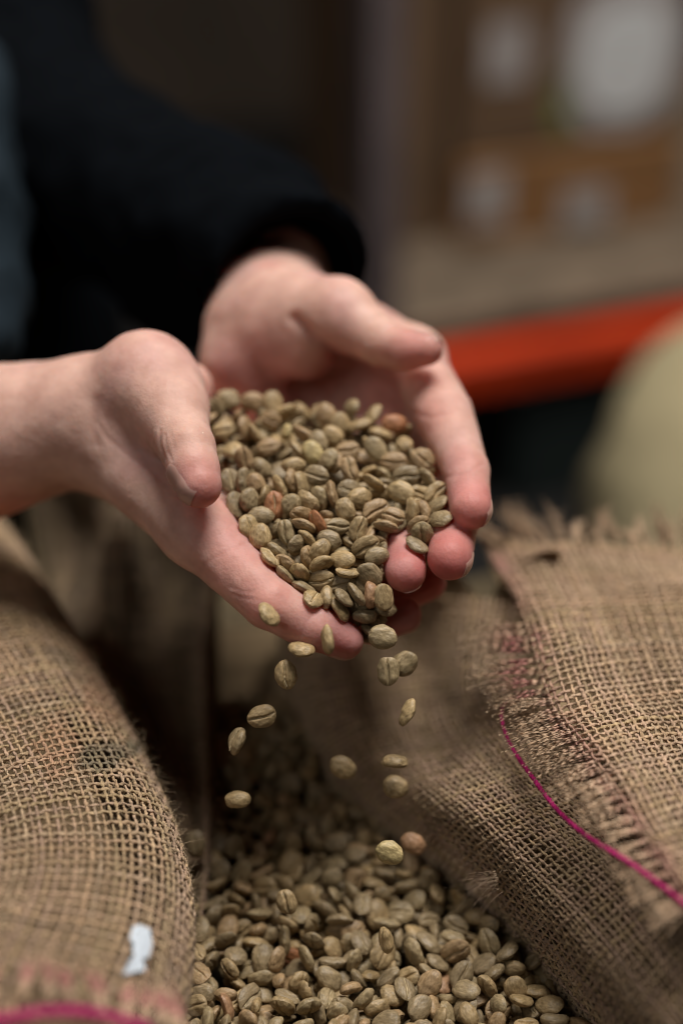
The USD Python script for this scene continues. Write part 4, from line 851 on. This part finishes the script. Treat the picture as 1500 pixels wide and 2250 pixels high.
spec_lab = {29: "dark red-brown hollow bean near the middle left of the heap in the hands", 43: "orange-brown bean at the top right of the heap, beside the index finger", 104: "torn red-brown bean in the middle of the heap in the hands",
            9: "pale yellow-green round bean near the top of the heap in the hands", 15: "large pale yellow-green bean in the upper middle of the heap", 80: "tan-brown bean standing upright at the front of the heap, beside the ring fingertip",
            57: "big pale oval bean lying dome up at the right of the heap", 69: "bean with a dark open groove resting on top, between the ring and middle fingertips", 67: "round speckled bean touching the index fingertip", 92: "flat pale bean at the front left edge of the heap, groove side up"}
for i in order:
    if nh <= i < nh + nf: continue
    if cnt[i] > 0 and room > 0:
        room -= 1
        if i < nh: put_bean(hp[i], hr[i], hs[i], ht[i], *((spec_lab[int(i)], None) if int(i) in spec_lab and big[i] else heap_label(i)))
        else: j = i - nh - nf; put_bean(sp2[j], sr2[j], ss[j], st_[j], *sack_label(j))
    elif i < nh or True: stuff.append(int(i))
pi = UsdGeom.PointInstancer.Define(stage, free("/World", "coffee_beans")); combos = [(s_, t_) for s_ in range(0, NV, 2) for t_ in (0, 1, 2, 3, 5, 6)]
pi.CreatePrototypesRel().SetTargets([])
for k, (s_, t_) in enumerate(combos):
    pth = f"{pi.GetPath()}/Prototypes/bean_kind_{k:03d}"; usdkit.mesh(stage, pth, (SHAPES[s_][0] / 1000, SHAPES[s_][1]), BM[t_], smooth=True); pi.GetPrototypesRel().AddTarget(pth)
from scipy.spatial.transform import Rotation
Rs, Ps, Ss = [], [], []
for i in stuff:
    if i < nh: p_, R_, s_ = hp[i], hr[i], hs[i]
    else: j = i - nh - nf; p_, R_, s_ = sp2[j], sr2[j], ss[j]
    Ps.append(W(p_)); Rs.append(BASIS.T @ (R_ * np.array([1, -1, 1]))); Ss.append(s_)
qs = Rotation.from_matrix(np.array(Rs)).as_quat()
pi.CreatePositionsAttr(Vt.Vec3fArray.FromNumpy(np.array(Ps, np.float32))); pi.CreateOrientationsAttr(Vt.QuathArray([Gf.Quath(float(w), float(x), float(y), float(z)) for x, y, z, w in qs]))
pi.CreateScalesAttr(Vt.Vec3fArray.FromNumpy(np.repeat(np.array(Ss, np.float32)[:, None], 3, 1))); pi.CreateProtoIndicesAttr(Vt.IntArray.FromNumpy(r.integers(0, len(combos), len(stuff)).astype(np.int32)))
data(pi.GetPrim(), "green coffee beans further back in the sack and beneath the upper ones", "coffee beans", None, "stuff")
tri = sum(len(UsdGeom.Mesh(p).GetFaceVertexCountsAttr().Get()) for p in stage.Traverse() if p.IsA(UsdGeom.Mesh)); open("/workdir/tri.txt", "w").write(str(tri)) if False else None
print("beans", nh, nf, len(sp2), "stuff", len(stuff), "visible", int((cnt > 0).sum()))
